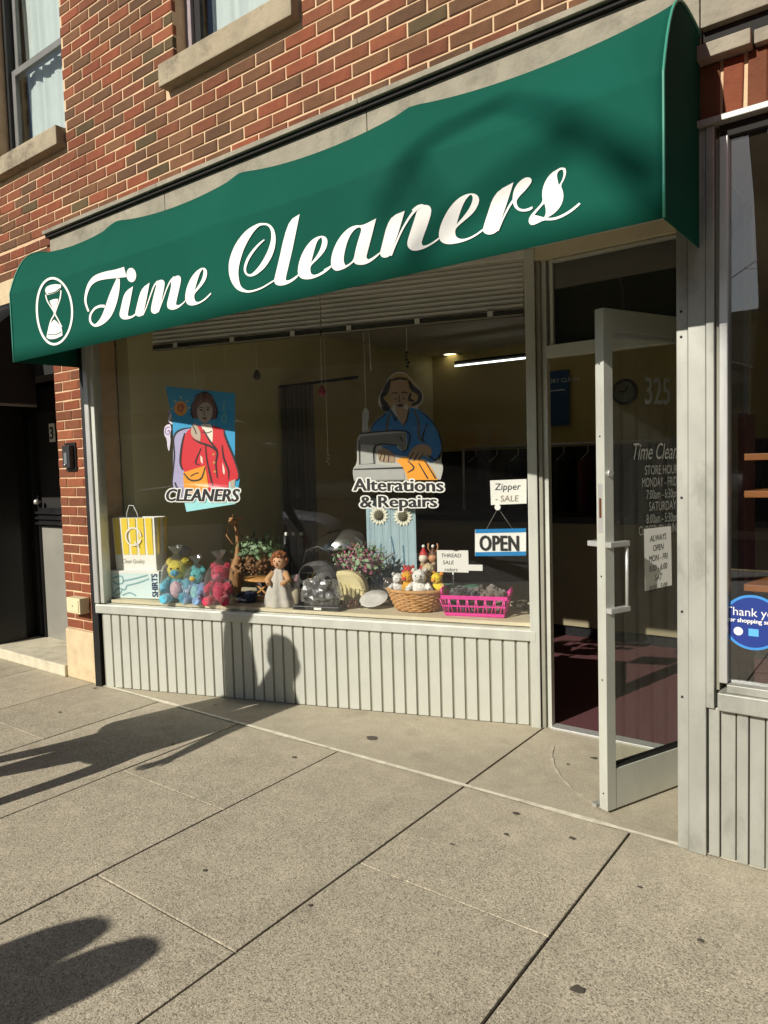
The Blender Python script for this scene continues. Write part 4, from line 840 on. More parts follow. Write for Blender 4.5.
quad_sign(zp, 'card', ((490, 480.5), (526.5, 479), (526.5, 503.5), (491, 505)), .012, M_paper, .002)
sign_text(zp, 'Zipper', 494.5, 490, .0115, 6.8, mat('grey marker', '3a3a40', .8), shear=.12); sign_text(zp, '- SALE', 495, 501.5, .0115, 6.2, mat('brown marker', '8d8064', .8), shear=.1)

# ------------------------------------------------------------------ things on the display shelf
def here(px, py): P = disp(px, py); return P, (P-CAM).dot(_f)/FL          # point on the shelf, metres per pixel there
P0 = disp(111.5, 598); P1 = disp(160, 600); wv = P1-P0; rz = math.atan2(wv.y, wv.x); Wb = math.hypot(wv.x, wv.y)
bx_ = thing('shirt_box', 'pale blue cardboard shirt box lettered SHIRTS under the striped bag', 'box', P0, rz)
box('carton', mat('pale blue card', 'cfe0dd', .75, var=.04, scale=5), bx_, 0, Wb, 0, .16, .002, .19, .003); box('lid_edge', M_white, bx_, -.001, Wb+.001, -.001, .161, .175, .1925)
me = lettering('lettering', 'SHIRTS', mat('navy print', '1f2f52', .7), bx_, lambda x, y: (Wb-.012-y, -.0015, .015+x), .066, bold=.05, sx=.78)
mb = MB()
for st in ([(.02, .14), (.09, .155), (.10, .11), (.05, .10), (.02, .12)], [(.02, .03), (.06, .07), (.11, .06), (.13, .09)], [(.03, .02), (.07, .03), (.09, .06)], [(.10, .12), (.2, .14), (.3, .165)], [(.13, .09), (.22, .11), (.31, .14)], [(.09, .02), (.15, .04), (.2, .02)]): add_stroke(mb, st, lambda x, z: (x, -.0013, z), 0, 5, .0016)
mb.build('line_drawing', mat('teal line', '7fa5a8', .7), bx_)
bg = thing('striped_shopping_bag', 'yellow and white striped paper shopping bag standing on the shirt box', 'shopping bag', P0+Vector((.03*math.cos(rz)-.03*math.sin(rz), .03*math.sin(rz)+.03*math.cos(rz), .193)), rz)
bw, bd, bh = Wb*.83, .125, .365
mb = MB(); c0 = [(0, 0), (bw, 0), (bw+.012, bd/2), (bw, bd), (0, bd), (.012, bd/2)]; c1 = [(-.005, -.012), (bw+.004, -.008), (bw+.03, bd/2), (bw+.01, bd), (0, bd), (.0, bd/2)]
mb.add([(x, y, 0) for x, y in c0]+[(x, y, bh) for x, y in c1], [(i, (i+1) % 6, 6+(i+1) % 6, 6+i) for i in range(6)]+[(0, 1, 2, 3, 4, 5)]); mb.build('paper', mat('white bag paper', 'e9e6da', .8, var=.04), bg)
M_yel = mat('yellow print', 'e6c93a', .75, var=.06, scale=8)
for i in range(5):
    a, b = bw*(.01+i*.2), bw*(.15+i*.2); MB().add([(a, -.0016-.010*.3, .11), (b, -.0016-.003, .11), (b+.003, -.0135, bh-.003), (a-.002, -.0135, bh-.003)], [(0, 1, 2, 3)]).build('stripe', M_yel, bg)
for i in range(3): MB().add([(bw+.0115+.0125*(i < 1), .012+.04*i, .11), (bw+.012+.001, .03+.04*i, .11), (bw+.030, .03+.04*i, bh-.003), (bw+.0305-.012*(i != 1), .012+.04*i, bh-.003)], [(0, 1, 2, 3)]).build('stripe', M_yel, bg)
lettering('lettering', 'Clean Quality', mat('grey print', 'a8a294', .7), bg, lambda x, y: (bw*.16+x, -.0042-.0, .05+y), .04, shear=.2, sx=.8)
mb = MB(); add_stroke(mb, [(bw*.5+.06*math.cos(t*.5), .235+.06*math.sin(t*.5), .006) for t in range(13)], lambda x, z: (x, -.0165, z)); add_stroke(mb, [(bw*.52, .2, .006), (bw*.62, .165, .006)], lambda x, z: (x, -.0165, z)); mb.build('monogram', M_white, bg)
for y in (-.004,): MB().tube([(bw*.34, y, bh-.03), (bw*.36, y-.01, bh+.03), (bw*.44, y-.015, bh+.085), (bw*.54, y-.015, bh+.085), (bw*.62, y-.01, bh+.03), (bw*.64, y, bh-.03)], .003, 6).build('handle', M_white, bg)
M_bagc = glass_mat('clear plastic bag', (.96, .97, .98), .10, .15, haze=.05)
def fuzz(mb, ln, n=3, seed=1):
    r = random.Random(seed); base = list(mb.f)
    for f in base:
        vs = [Vector(mb.v[i]) for i in f]; c = sum(vs, Vector())/len(vs); nn = (vs[1]-vs[0]).cross(vs[2]-vs[0])
        if nn.length < 1e-9: continue
        nn.normalize(); ctr = sum((Vector(v) for v in mb.v[:8]), Vector())/8
        for k in range(n):
            a, b = r.choice(vs), r.choice(vs); p = c.lerp(a, r.random()).lerp(b, r.random()*.5); t = Vector((r.gauss(0, 1), r.gauss(0, 1), r.gauss(0, 1)))*.5
            for sgn in (1, -1):
                q = p+(nn*sgn+t).normalized()*ln*r.uniform(.6, 1.3); w = nn.cross(t); w = w.normalized()*ln*.22 if w.length > 1e-6 else Vector((ln*.2, 0, 0))
                mb.add([p-w, p+w, q], [(0, 1, 2)])
    return mb
def fur(c): return mat('plush '+c, c, .95, var=.2, scale=30, bump=.012, bscale=60, sheen=.3)
def plush(name, label, px, py, h, c, c2, muzzle, rot=0, hc=None, ear='round', bag=False, group='plush toys in the window', lean=0):
    P, _ = here(px, py); t = thing(name, label, 'plush toy', P, SPHI+rot, group); s = h/.30
    q = lambda mb, n, m: (fuzz(mb, .012*s, 2, px) if n in ('body', 'head', 'arm', 'leg', 'ear', 'belly') else mb).build(n, m, t)
    q(MB().ball((0, 0, .085*s), (.07*s, .062*s, .085*s), 0, 14, .12, px), 'body', fur(c)); q(MB().ball((lean*s, -.012*s, .215*s), (.064*s, .06*s, .062*s), 0, 14, .08, px+2), 'head', fur(hc or c))
    q(MB().ball((0, -.045*s, .085*s), (.045*s, .03*s, .06*s), 0, 10), 'belly', fur(c2)); q(MB().ball((lean*s, -.065*s, .2*s), (.03*s, .024*s, .022*s), 0, 10), 'muzzle', fur(muzzle))
    for sx in (-1, 1):
        q(MB().ball((lean*s+sx*.05*s, 0, .265*s if ear == 'round' else .28*s), (.024*s, .014*s, .024*s if ear == 'round' else .05*s), 0, 10), 'ear', fur(hc or c))
        q(MB().tube([(sx*.05*s, -.01*s, .15*s), (sx*.085*s, -.05*s, .11*s), (sx*.07*s, -.08*s, .085*s)], [.026*s, .027*s, .022*s], 8), 'arm', fur(c)); q(MB().tube([(sx*.04*s, -.02*s, .04*s), (sx*.065*s, -.09*s, .03*s), (sx*.07*s, -.11*s, .035*s)], [.035*s, .034*s, .03*s], 8), 'leg', fur(c))
        q(MB().ball((lean*s+sx*.022*s, -.068*s, .228*s), .007*s, 0, 8), 'eye', M_black)
    if bag:
        mb = MB(); n = 18; rings = []
        for z, r0 in ((0, .11), (.08, .12), (.17, .105), (.25, .095), (.31, .05), (.345, .012), (.385, .04), (.41, .05)):
            rings.append([(r0*s*(1+.16*noise.noise(Vector((math.cos(a*.349)*2+px, math.sin(a*.349)*2, z*14))))*math.cos(a*2*math.pi/n), (-.02+r0*1.05*(1+.16*noise.noise(Vector((math.cos(a*.349)*2, math.sin(a*.349)*2+px, z*14))))*math.sin(a*2*math.pi/n))*s, z*s*.92+.002) for a in range(n)])
        mb.add([v for r_ in rings for v in r_], [(k*n+a, k*n+(a+1) % n, (k+1)*n+(a+1) % n, (k+1)*n+a) for k in range(len(rings)-1) for a in range(n)], 0, False); mb.build('clear_bag', M_bagc, t)
    return t
plush('plush_toy', 'blue plush toy with yellow head in clear plastic beside the shirt box', 179, 601, .30, '58b7cf', 'e3b9bd', '4aa9c6', .3, hc='e2d04a', bag=True)
plush('plush_toy', 'aqua and yellow plush bird toy in clear plastic beside the red plush', 200, 602.5, .25, '86a8cf', '9bd0cf', 'ecc43a', -.25, hc='57b8b6', bag=True)
plush('plush_toy', 'crimson plush bear in a clear bag in front of the wooden giraffe', 222, 603.5, .28, 'c62348', 'cf3558', 'd85a72', .1, bag=True)
P, k = here(176, 596); t = thing('knitted_cap_toy', 'yellow knitted toy with grey bobble behind the blue plush', 'plush toy', P+SN*.12, SPHI)
MB().ball((0, 0, .16), (.075, .06, .11), 0, 12, .15, 3).build('body', fur('e2cb3c'), t); MB().ball((0, 0, .30), .042, 0, 12, .1).build('bobble', fur('a5a39c'), t); MB().ball((.0, 0, .06), (.06, .05, .07), 0, 10).build('lower_body', fur('d8be35'), t)
# wooden giraffe
P, k = here(227, 598); P = P+SN*.12; t = thing('wooden_giraffe', 'tan wooden giraffe figurine with long neck behind the red plush', 'figurine', P, SPHI)
M_wood = mat('tan carved wood', 'a97a4a', .6, var=.2, scale=14, stretch=(1, 1, .3))
MB().tube([(0, 0, .0), (0, 0, .05), (.0, 0, .12), (.01, 0, .2), (.025, 0, .27), (.03, 0, .36), (.025, 0, .46), (.02, 0, .50)], [.03, .04, .046, .04, .022, .013, .012, .015], 12).build('body', M_wood, t)
MB().ball((.005, -.01, .515), (.04, .02, .022), 0, 10).build('head', M_wood, t)
for sx in (-.01, .02): MB().tube([(sx+.01, 0, .53), (sx+.012, 0, .565)], [.005, .008], 6).build('horn', M_wood, t)
for sx in (-1, 1): MB().ball((.02+sx*.035, 0, .535), (.02, .006, .01), 0, 8).build('ear', M_wood, t)
MB().tube([(-.03, -.02, .49), (-.045, -.02, .42), (.01, -.03, .36)], .006, 6).build('reins', M_wood, t)
# little slatted table
P, k = here(263, 601.5); t = thing('small_wooden_table', 'small folding wooden table between red plush and robed doll', 'table', P+SN*.05, SPHI-.1)
M_pine = mat('honey wood', 'b98446', .55, var=.18, scale=9, stretch=(1, 6, 6))
MB().lathe([(.0, .138), (.165, .138), (.17, .144), (.165, .152), (0, .152)], (0, 0, 0), 28, 0, 1, .7).build('tabletop', M_pine, t)
for y in (-.05, .05):
    for sx in (-1, 1): MB().tube([(sx*.09, y, .006), (-sx*.07, y, .138)], .008, 6).build('leg', M_pine, t)
for y in (-.07, -.035, 0): MB().box(-.12, .10, y-.012, y+.012, .012, .024).build('base_slat', M_pine, t)
# curly-haired doll in a pale robe
P, k = here(279, 606.5); t = thing('robed_doll', 'curly brown-haired doll in a pale grey robe beside the small wooden table', 'doll', P+SN*.03, SPHI)
rings = []
for z, r0 in ((.002, .098), (.03, .1), (.08, .088), (.14, .066), (.19, .05), (.225, .04), (.245, .02)): rings.append([(r0*(1+.17*math.sin(a*2*math.pi/36*7+z*9)*(1-z*2.4)+.12*noise.noise(Vector((a*.4, z*9, 2))))*math.cos(a*2*math.pi/36), .85*r0*(1+.17*math.sin(a*2*math.pi/36*7+z*9)*(1-z*2.4))*math.sin(a*2*math.pi/36), z) for a in range(36)])
mb = MB(); mb.add([v for r_ in rings for v in r_], [(q*36+a, q*36+(a+1) % 36, q*36+36+(a+1) % 36, q*36+36+a) for q in range(6) for a in range(36)], 0, True); mb.build('robe', mat('pale grey robe cloth', 'b9b3a7', .85, var=.15, scale=12, bump=.006, bscale=30), t)
MB().ball((.005, -.01, .285), (.042, .042, .048), 0, 16).build('head', mat('doll skin', 'cf9f78', .6, var=.06), t)
hr = MB(); r = random.Random(3)
for i in range(70):
    a = r.uniform(0, 2*math.pi); e_ = r.uniform(-.5, 1.5); d = Vector((math.cos(a)*math.cos(e_), math.sin(a)*math.cos(e_), math.sin(e_)))
    if d.y < -.45 and d.z < .45: continue
    hr.ball((.005+d.x*.048, -.005+d.y*.046, .295+d.z*.05), r.uniform(.011, .017), 0, 7)
hr.build('hair', mat('curly auburn hair', '8a532c', .8, var=.25, scale=60), t)
for sx in (-1, 1): MB().tube([(sx*.04, -.005, .215), (sx*.075, -.03, .17), (sx*.045, -.075, .15)], [.022, .021, .014], 8).build('arm', mat('tan sleeve', 'c19468', .85, var=.1), t); MB().ball((.005+sx*.016, -.05, .295), .0045, 0, 6).build('eye', M_black, t)
MB().ball((.005, -.052, .27), (.01, .004, .004), 0, 8).build('mouth', mat('doll lips', '9c4a44', .5), t); MB().ball((.005, -.055, .283), (.006, .006, .006), 0, 6).build('nose', mat('doll skin', 'cf9f78'), t)
P, k = here(296, 606); t = thing('cellophane_bag', 'small crumpled clear bag with beige ribbon beside the robed doll', 'bag', P, SPHI)
MB().lathe([(.045, 0), (.04, .09), (.018, .16), (.03, .2)], (0, 0, 0.001), 10).build('film', M_bagc, t); MB().lathe([(.02, .0), (.03, .02), (.026, .1), (.0, .12)], (0, 0, .002), 10).build('filling', mat('beige soap', 'b7a888', .7), t)
# plants
def leafy(root, name, m, c, R_, n, ls, seed, flat=.8, stems=None):
    r = random.Random(seed); mb = MB()
    for i in range(n):
        d = Vector((r.gauss(0, 1), r.gauss(0, 1), r.gauss(.2, .8))).normalized(); p = Vector(c)+Vector((d.x*R_[0], d.y*R_[1], d.z*R_[2]))*r.uniform(.35, 1)
        u = Vector((r.gauss(0, 1), r.gauss(0, 1), r.gauss(.3, 1))).normalized(); w_ = u.cross(d); w_ = w_.normalized() if w_.length > .01 else Vector((1, 0, 0)); l = ls*r.uniform(.6, 1.3)
        mb.add([p, p+u*l*.5+w_*l*.28, p+u*l, p+u*l*.5-w_*l*.28], [(0, 1, 2, 3)])
    return mb.build(name, m, root)
M_leaf = mat('silk leaves', '7f9a72', .6, var=.35, scale=40); M_dry = mat('dried flowers', '84603f', .9, var=.35, scale=40); M_pinkf = mat('pink heather', 'b0667c', .85, var=.3, scale=40); M_pot = mat('dark pot', '2b2622', .6)
def plant(name, label, px, py, back, leaves, pot):
    P, k = here(px, py); t = thing(name, label, 'plant', P+SN*back, SPHI); MB().lathe([(0, 0), (pot*.7, 0), (pot, pot*1.5), (pot*.85, pot*1.5), (pot*.8, pot*1.2), (0, pot*1.2)], (0, 0, 0.002), 16).build('pot', M_pot, t)
    MB().tube([(0, 0, pot), (0, 0, pot*2.6)], .006, 6).build('stem', M_dry, t)
    for i, (nm, m, c, R_, n, ls) in enumerate(leaves): leafy(t, nm, m, c, R_, n, ls, px+i)
plant('silk_plant', 'bushy green and brown silk plant behind the small wooden table', 249, 600, .22, (('leaves', M_leaf, (-.02, -.03, .33), (.19, .11, .09), 520, .042), ('dried_blooms', M_dry, (-.05, -.04, .2), (.19, .1, .09), 520, .032)), .07)
plant('heather_plant', 'pot of pink heather in front of the blue sunflower board', 345, 606, .26, (('blooms', M_pinkf, (0, 0, .25), (.2, .1, .12), 650, .024), ('leaves', M_leaf, (0, 0, .24), (.23, .11, .14), 300, .045)), .08)
P, k = here(350, 604); mb = MB(); r = random.Random(5)
for i in range(26):
    a = r.uniform(-1.1, 1.1); mb.tube([(0, .0, .12), (math.sin(a)*.1, r.uniform(-.05, .05), .22), (math.sin(a)*.24, r.uniform(-.06, .06), .2+math.cos(a)*.18)], [.003, .003, .001], 5)
t = thing('grass_spray', 'spray of thin dry grass stems among the pink heather', 'plant', P+SN*.30, SPHI); mb.build('stems', mat('dry stems', '8a6a45', .9, var=.3), t); MB().lathe([(0, 0), (.03, 0), (.035, .13), (.02, .13), (0, .1)], (0, 0, .002), 12).build('vase', M_pot, t)
# bags and lumps in the middle
def purse(name, label, px, py, back, w, h, m, strap=None, flat=.06, rot=0):
    P, k = here(px, py); t = thing(name, label, 'handbag', P+SN*back, SPHI+rot); pr = [(-w/2, 0.002), (-w/2, h*.45), (-w*.42, h*.78), (-w*.2, h*.96), (w*.2, h), (w*.42, h*.8), (w/2, h*.45), (w/2, 0.002)]
    o = smooth_loop(pr, 2, 80); mb = MB(); n = len(o); rings = [[(x*f_, y, z*f2) for x, z in o] for y, f_, f2 in ((-flat, .9, .9), (-flat*.6, 1, 1), (flat*.6, 1, 1), (flat, .9, .9))]
    mb.add([v for rr in rings for v in rr], [(j*n+i, j*n+(i+1) % n, (j+1)*n+(i+1) % n, (j+1)*n+i) for j in range(3) for i in range(n)]+[tuple(range(n)), tuple(range(3*n, 4*n))], 0, False); mb.build('body', m, t); return t
t = purse('black_handbag', 'charcoal handbag with gold trimmings behind the cellophane lump', 313, 603, .10, .30, .27, mat('charcoal leather', '3a3836', .5, var=.15, scale=12, bump=.006, bscale=20), flat=.05)
for i, (x, z) in enumerate(((-.09, .13), (-.05, .15), (-.02, .11))): MB().tube([(x, -.055, z-.04), (x+.02, -.06, z), (x+.05, -.055, z+.05)], .006, 6).build('gold_trim', mat('gold metal', 'c8a23c', .3, .8), t)
MB().box(.03, .08, -.056, -.053, .1, .13).build('tag', M_white, t); MB().tube([(-.12, 0, .2), (-.08, 0, .33), (0, 0, .36), (.08, 0, .33), (.12, 0, .2)], .008, 6).build('handle', M_black, t)
t = purse('cream_clutch', 'cream gathered clutch purse in the middle of the shelf', 341, 602, .05, .34, .205, mat('cream leather', 'd0c290', .55, var=.1, scale=9, bump=.015, bscale=9), flat=.05)
for i in range(7): MB().tube([(-.03+i*.028, -.052, .14-.01*i), (-.02+i*.03, -.056, .09), (-.01+i*.028, -.052, .045)], [.003, .006, .003], 6).build('pleat', MATS['cream leather'], t)
MB().box(-.085, -.035, -.056, -.05, .145, .16).build('slot', M_black, t)
P, k = here(321, 609); t = thing('wrapped_black_figurines', 'grey cellophane wrapped black figurines on a dark tray', 'figurines', P, SPHI)
box('tray', M_black, t, -.17, .15, -.06, .1, .002, .028, .006); MB().box(-.02, .03, -.0625, -.0605, .006, .02).build('tag', M_white, t)
M_lump = mat('charcoal ceramic', '2b2b2c', .3, var=.3, scale=20)
for i, (x, z, r_) in enumerate(((-.08, .08, .05), (.0, .1, .06), (.07, .075, .05), (-.03, .15, .04), (.04, .165, .035))): MB().ball((x, .02, z), r_, 0, 10, .5, i).build('figurine', M_lump, t)
mb = MB().ball((0, .02, .105), (.13, .08, .105), 0, 40, .3, 4); mb.v = [tuple(Vector(v)+Vector((1, 1, 1)).normalized()*0+Vector((noise.noise(Vector(v)*38), noise.noise(Vector(v)*38+Vector((5, 0, 0))), noise.noise(Vector(v)*38+Vector((0, 9, 0)))))*.014) for v in mb.v]; mb.smooth = [False]*len(mb.f); mb.build('cellophane', glass_mat('crinkled cellophane', (.93, .94, .95), .10, .3, haze=.14), t)
P, k = here(352, 608.5); t = thing('brown_beads', 'small heap of brown shiny beads at the shelf front', 'beads', P, SPHI)
for i in range(9): MB().ball((rnd.uniform(-.06, .05), rnd.uniform(-.02, .04), .016+.02*(i % 2)), .017, 0, 8).build('bead', mat('brown bead', '4a2a1e', .25), t)
P, k = here(372, 608.5); t = thing('white_plate', 'white decorated plate leaning at the shelf front beside the wicker basket', 'plate', P+SN*.03, SPHI)
mb = MB().lathe([(0, .01), (.045, .01), (.088, .022), (.09, .019), (.045, .002), (0, .002)], (0, 0, 0), 28); mb.v = [(x, y+z*.3, z+(y+.09)*.42) for x, y, z in mb.v]; mb.build('dish', mat('white china', 'cfccc4', .35, var=.15, scale=25, stain=('8d8a84', 20, .6)), t)
MB().tube([(0, .088, .09), (0, .1, .003)], .005, 6).build('prop', M_black, t)
# sunflower board
c = [(358, 505), (404, 505), (402, 577), (352, 577)]; P, k = here(378, 602); P = P+SN*.3; t = thing('sunflower_board', 'weathered blue wooden board with two white sunflowers behind the decal', 'board', P, SPHI)
kk = (P-CAM).dot(_f)/FL; M_wb = mat('weathered blue wood', '9fb6bb', .85, var=.18, scale=5, stretch=(6, 1, .6), stain=('6b8a97', 6, .7))
x0, x1 = -26*kk, 26*kk; zt = 96*kk
for i in range(6): MB().box(x0+(x1-x0)*i/6+.001, x0+(x1-x0)*(i+1)/6-.001, 0, .018, .03, zt).build('plank', M_wb, t)
box('foot', M_wb, t, x0, x1, -.04, .06, .003, .03)
for cx, cz in ((-12*kk, zt-17*kk), (13*kk, zt-18*kk)):
    f = MB().lathe([(0, .012), (.03, .012), (.036, .0)], (0, 0, 0), 16); f.v = [(cx+x, -.004-z, cz+y) for x, y, z in f.v]; f = f.build('flower_centre', mat('seed brown', '5d5a45', .9, var=.3, scale=60), t)
    for j in range(16):
        a = j*math.pi/8+.1; u = Vector((math.cos(a), 0, math.sin(a))); w_ = Vector((-math.sin(a), 0, math.cos(a))); b = Vector((cx, -.006-.002*(j % 2), cz)); MB().add([b+u*.03, b+u*.05+w_*.011, b+u*.072, b+u*.05-w_*.011], [(0, 1, 2, 3)]).build('petal', mat('white petal', 'e2dfc9', .8, var=.08), f)
for i, pts in enumerate(([(-.1, .05), (-.09, .2), (-.075, .35)], [(.07, .05), (.09, .2), (.085, .34)], [(-.02, .1), (.02, .25), (.0, .4)])): add_stroke(MB(), pts, lambda x, z: (x, -.002, z), 0, 5, .008).build('painted_stem', mat('slate blue paint', '55788a', .8), t)
t2 = thing('white_price_card', 'small white card leaning against the sunflower board', 'card', P-SN*.06+SDIR*.04+Vector((0, 0, .002)), SPHI)
MB().box(-.09, .09, -.002, 0, .0, .12).build('card', M_paper, t2); add_stroke(MB(), [(-.05, .05), (-.02, .07), (0, .045), (.03, .07), (.06, .055)], lambda x, z: (x, -.004, z), 0, 5, .005).build('scribble', M_ink, t2)
t2.rotation_euler = (R(-12), 0, SPHI)
# wicker basket with toys
P, k = here(413, 613); P = P+SN*.09; bk = thing('wicker_basket', 'round tan wicker basket filled with small plush toys', 'basket', P, SPHI)
M_wick = mat('tan wicker', 'b98a52', .7, var=.25, scale=30); rb0, rb1, hb = .125, .178, .115
for i in range(11):
    z = .012+hb*i/10; rr = rb0+(rb1-rb0)*(i/10)**.8; n = 56
    MB().tube([((rr+.007*math.sin(a*2*math.pi/n*14+(i % 2)*math.pi))*math.cos(a*2*math.pi/n), (rr+.007*math.sin(a*2*math.pi/n*14+(i % 2)*math.pi))*.72*math.sin(a*2*math.pi/n), z) for a in range(n+1)], .0062, 6, cap=False).build('weave_strand', M_wick, bk)
for j in range(28):
    a = j*2*math.pi/28; MB().tube([(rb0*math.cos(a), rb0*.72*math.sin(a), .003), (rb1*math.cos(a), rb1*.72*math.sin(a), hb+.012)], .004, 5).build('stake', M_wick, bk)
MB().tube([((rb1+.004)*math.cos(a*.1122), (rb1+.004)*.72*math.sin(a*.1122), hb+.016) for a in range(57)], .011, 8, cap=False).build('rim', M_wick, bk)
MB().lathe([(0, .004), (rb0, .004)], (0, 0, 0), 24, 0, 1, .72).build('floor', M_wick, bk)
def toy(label, x, y, z, c, c2, s, rot):
    t = thing('small_plush_toy', label, 'plush toy', P+SDIR*x+SN*y+Vector((0, 0, z)), SPHI+rot, 'small toys in the wicker basket')
    fuzz(MB().ball((0, 0, 0), (.045*s, .04*s, .05*s), 0, 12, .15, x*50), .009, 2).build('body', fur(c), t); fuzz(MB().ball((0, -.012*s, .062*s), .036*s, 0, 12, .1, x*9), .008, 2).build('head', fur(c), t); MB().ball((0, -.045*s, .056*s), (.016*s, .012*s, .012*s), 0, 8).build('muzzle', fur(c2), t)
    for sx in (-1, 1): MB().ball((sx*.03*s, 0, .092*s), .013*s, 0, 8).build('ear', fur(c2), t); MB().tube([(sx*.035*s, 0, .02*s), (sx*.06*s, -.04*s, -.0)], [.016*s, .014*s], 7).build('arm', fur(c), t); MB().ball((sx*.013*s, -.044*s, .07*s), .004*s, 0, 6).build('eye', M_black, t)
toy('white plush toy at the left edge of the wicker basket', -.125, .02, .13, 'd8d5cd', 'bcbab4', .95, .3); toy('yellow plush toy with red head in the wicker basket', -.06, .02, .14, 'd99f22', 'c5302e', 1.0, -.3)
toy('large white plush bear in the middle of the wicker basket', .03, -.03, .14, 'e4e0d6', 'c9c4b8', 1.2, .1); toy('beige plush toy at the back of the wicker basket', .06, .06, .17, 'c9b48c', 'a8906a', 1.15, .2); toy('bright yellow plush duck at the right of the wicker basket', .13, .02, .135, 'e5c531', 'd88a25', 1.0, -.4); toy('red plush toy at the back left of the wicker basket', -.07, .07, .175, 'b32a2c', 'c94a44', .9, 0)
# figurines standing behind the basket
for px, c1_, c2_, lab in ((411.5, 'b52a2a', 'e3d3c0', 'red and white santa figurine behind the wicker basket'), (421.5, '5b3826', 'c08a60', 'brown reindeer figurine beside the santa figurine')):
    Pq, k = here(px, 606); t = thing('festive_figurine', lab, 'figurine', Pq+SN*.30, SPHI, 'festive figurines behind the basket')
    MB().lathe([(0, 0), (.035, 0), (.04, .1), (.03, .2), (.018, .235), (0, .24)], (0, 0, .003), 14).build('body', mat('figurine '+c1_, c1_, .6, var=.1), t); MB().ball((0, -.004, .265), .032, 0, 12).build('head', mat('figurine '+c2_, c2_, .6), t)
    MB().lathe([(.033, .272), (.026, .3), (.008, .335), (0, .34)], (0, .004, 0), 12).build('hat', MATS['figurine '+c1_], t); MB().ball((0, 0, .345), .012, 0, 8).build('bobble', M_white, t)
    if px > 415:
        for sx in (-1, 1): MB().tube([(sx*.015, 0, .3), (sx*.035, 0, .335), (sx*.03, 0, .365)], .005, 6).build('antler', MATS['figurine '+c2_], t)
# green tray behind the basket
P2, k = here(420, 605); t = thing('green_tray', 'low green tray behind the wicker basket', 'tray', P2+SN*.36, SPHI); MB().box(-.42, .3, 0, .2, .003, .05, bev=.006).build('body', mat('sea green enamel', '4f7a66', .6), t)
# hand written card on a stand
P2, k = here(449, 609); P2 = P2+SN*.12; t = thing('handwritten_card', 'white handwritten sale card on a stand above the pink basket', 'sign', P2, SPHI)
kk = (P2-CAM).dot(_f)/FL; zc = onplane(449, 561, 1, P2.y).z-P2.z
MB().box(-16*kk, 16*kk, -.002, 0, zc-11*kk, zc+11*kk).build('card', M_paper, t)
for i, s in enumerate(('THREAD', 'SALE', 'colors')): lettering('handwriting', s, M_ink, t, lambda x, y, i=i: (-12*kk+x+.01*i, -.0035, zc+4*kk-i*7*kk+y), .034, shear=.15)
MB().tube([(.0, .006, .002), (.0, .004, zc)], .005, 6).build('stand', M_alu3, t); MB().box(-.05, .05, -.03, .04, .002, .01).build('base', M_alu3, t); MB().box(16*kk, 30*kk, -.002, 0, zc-9*kk, zc-3*kk).build('price_tag', M_paper, t)
# pink basket with scrunchies
Pa = disp(445, 616); Pb = disp(503, 619); wv = Pb-Pa; rzb = math.atan2(wv.y, wv.x); wl_ = math.hypot(wv.x, wv.y)
bk = thing('pink_basket', 'bright pink plastic basket of dark hair scrunchies near the door', 'basket', (Pa+Pb)/2+SN*.1, rzb); M_pk = mat('pink plastic', 'd8348f', .35, var=.04); hb = .125
def bring(z): f = 1+z/hb*.14; return wl_/2*f, .085*f
a0, b0 = bring(0); box('floor', M_pk, bk, -a0, a0, -b0, b0, .001, .008)
for z0, z1 in ((.006, .022), (.058, .066), (hb-.022, hb)):
    aa, bb = bring(z1)
    for x0_, x1_, y0_, y1_ in ((-aa, aa, -bb-.002, -bb+.003), (-aa, aa, bb-.003, bb+.002), (-aa-.002, -aa+.003, -bb, bb), (aa-.003, aa+.002, -bb, bb)): MB().box(x0_, x1_, y0_, y1_, z0, z1).build('band', M_pk, bk)
for sx in range(15):
    t_ = -1+2*sx/14
    for sy in (-1, 1):
        a1, b1 = bring(.02); a2, b2 = bring(hb-.02)
        MB().tube([(t_*a1, sy*b1, .02), (t_*a2+.012*(1 if sx % 2 else -1), sy*b2, hb-.02)], .004, 5).build('strut', M_pk, bk)
for sx in (-1, 1):
    for j in range(4): MB().tube([(sx*bring(.02)[0], -.06+j*.04, .02), (sx*bring(hb)[0], -.07+j*.045, hb-.01)], .004, 5).build('strut', M_pk, bk)
    aa, bb = bring(hb); MB().tube([(sx*(aa+.004), -.06, hb), (sx*(aa+.008), -.05, hb+.03), (sx*(aa+.008), .05, hb+.03), (sx*(aa+.004), .06, hb)], .007, 6).build('handle', M_pk, bk)
for i in range(11):
    x = -wl_*.42+wl_*.84*(i+.5)/11; c = ['2a262a', '3d3038', '1f1d20', '5a4a52', '28242a', '232026', '6a5a52', '75675c', '6b5e54', '7a6a60', '665a50'][i]
    t = thing('hair_scrunchie', '%s scrunchie heaped in the pink basket, %s from its left end' % ('dark' if i < 6 else 'brown', ('first', 'second', 'third', 'fourth', 'fifth', 'sixth', 'seventh', 'eighth', 'ninth', 'tenth', 'eleventh')[i]), 'scrunchie', (Pa+Pb)/2+SN*(.1+rnd.uniform(-.04, .03))+Vector((math.cos(rzb)*x, math.sin(rzb)*x, .105+rnd.uniform(0, .03))), rnd.uniform(0, 3), 'scrunchies in the pink basket')
    mb = MB(); mb.tube([((.03+.008*math.sin(a*2.1))*math.cos(a*2*math.pi/24), (.03+.008*math.sin(a*2.1))*math.sin(a*2*math.pi/24), .008*math.sin(a*1.7+i)) for a in range(25)], [.016+.006*math.sin(a*2.6) for a in range(25)], 8, cap=False); mb.build('cloth', fur(c), t); t.rotation_euler = (rnd.uniform(-.7, .7), rnd.uniform(-.7, .7), rnd.uniform(0, 3))
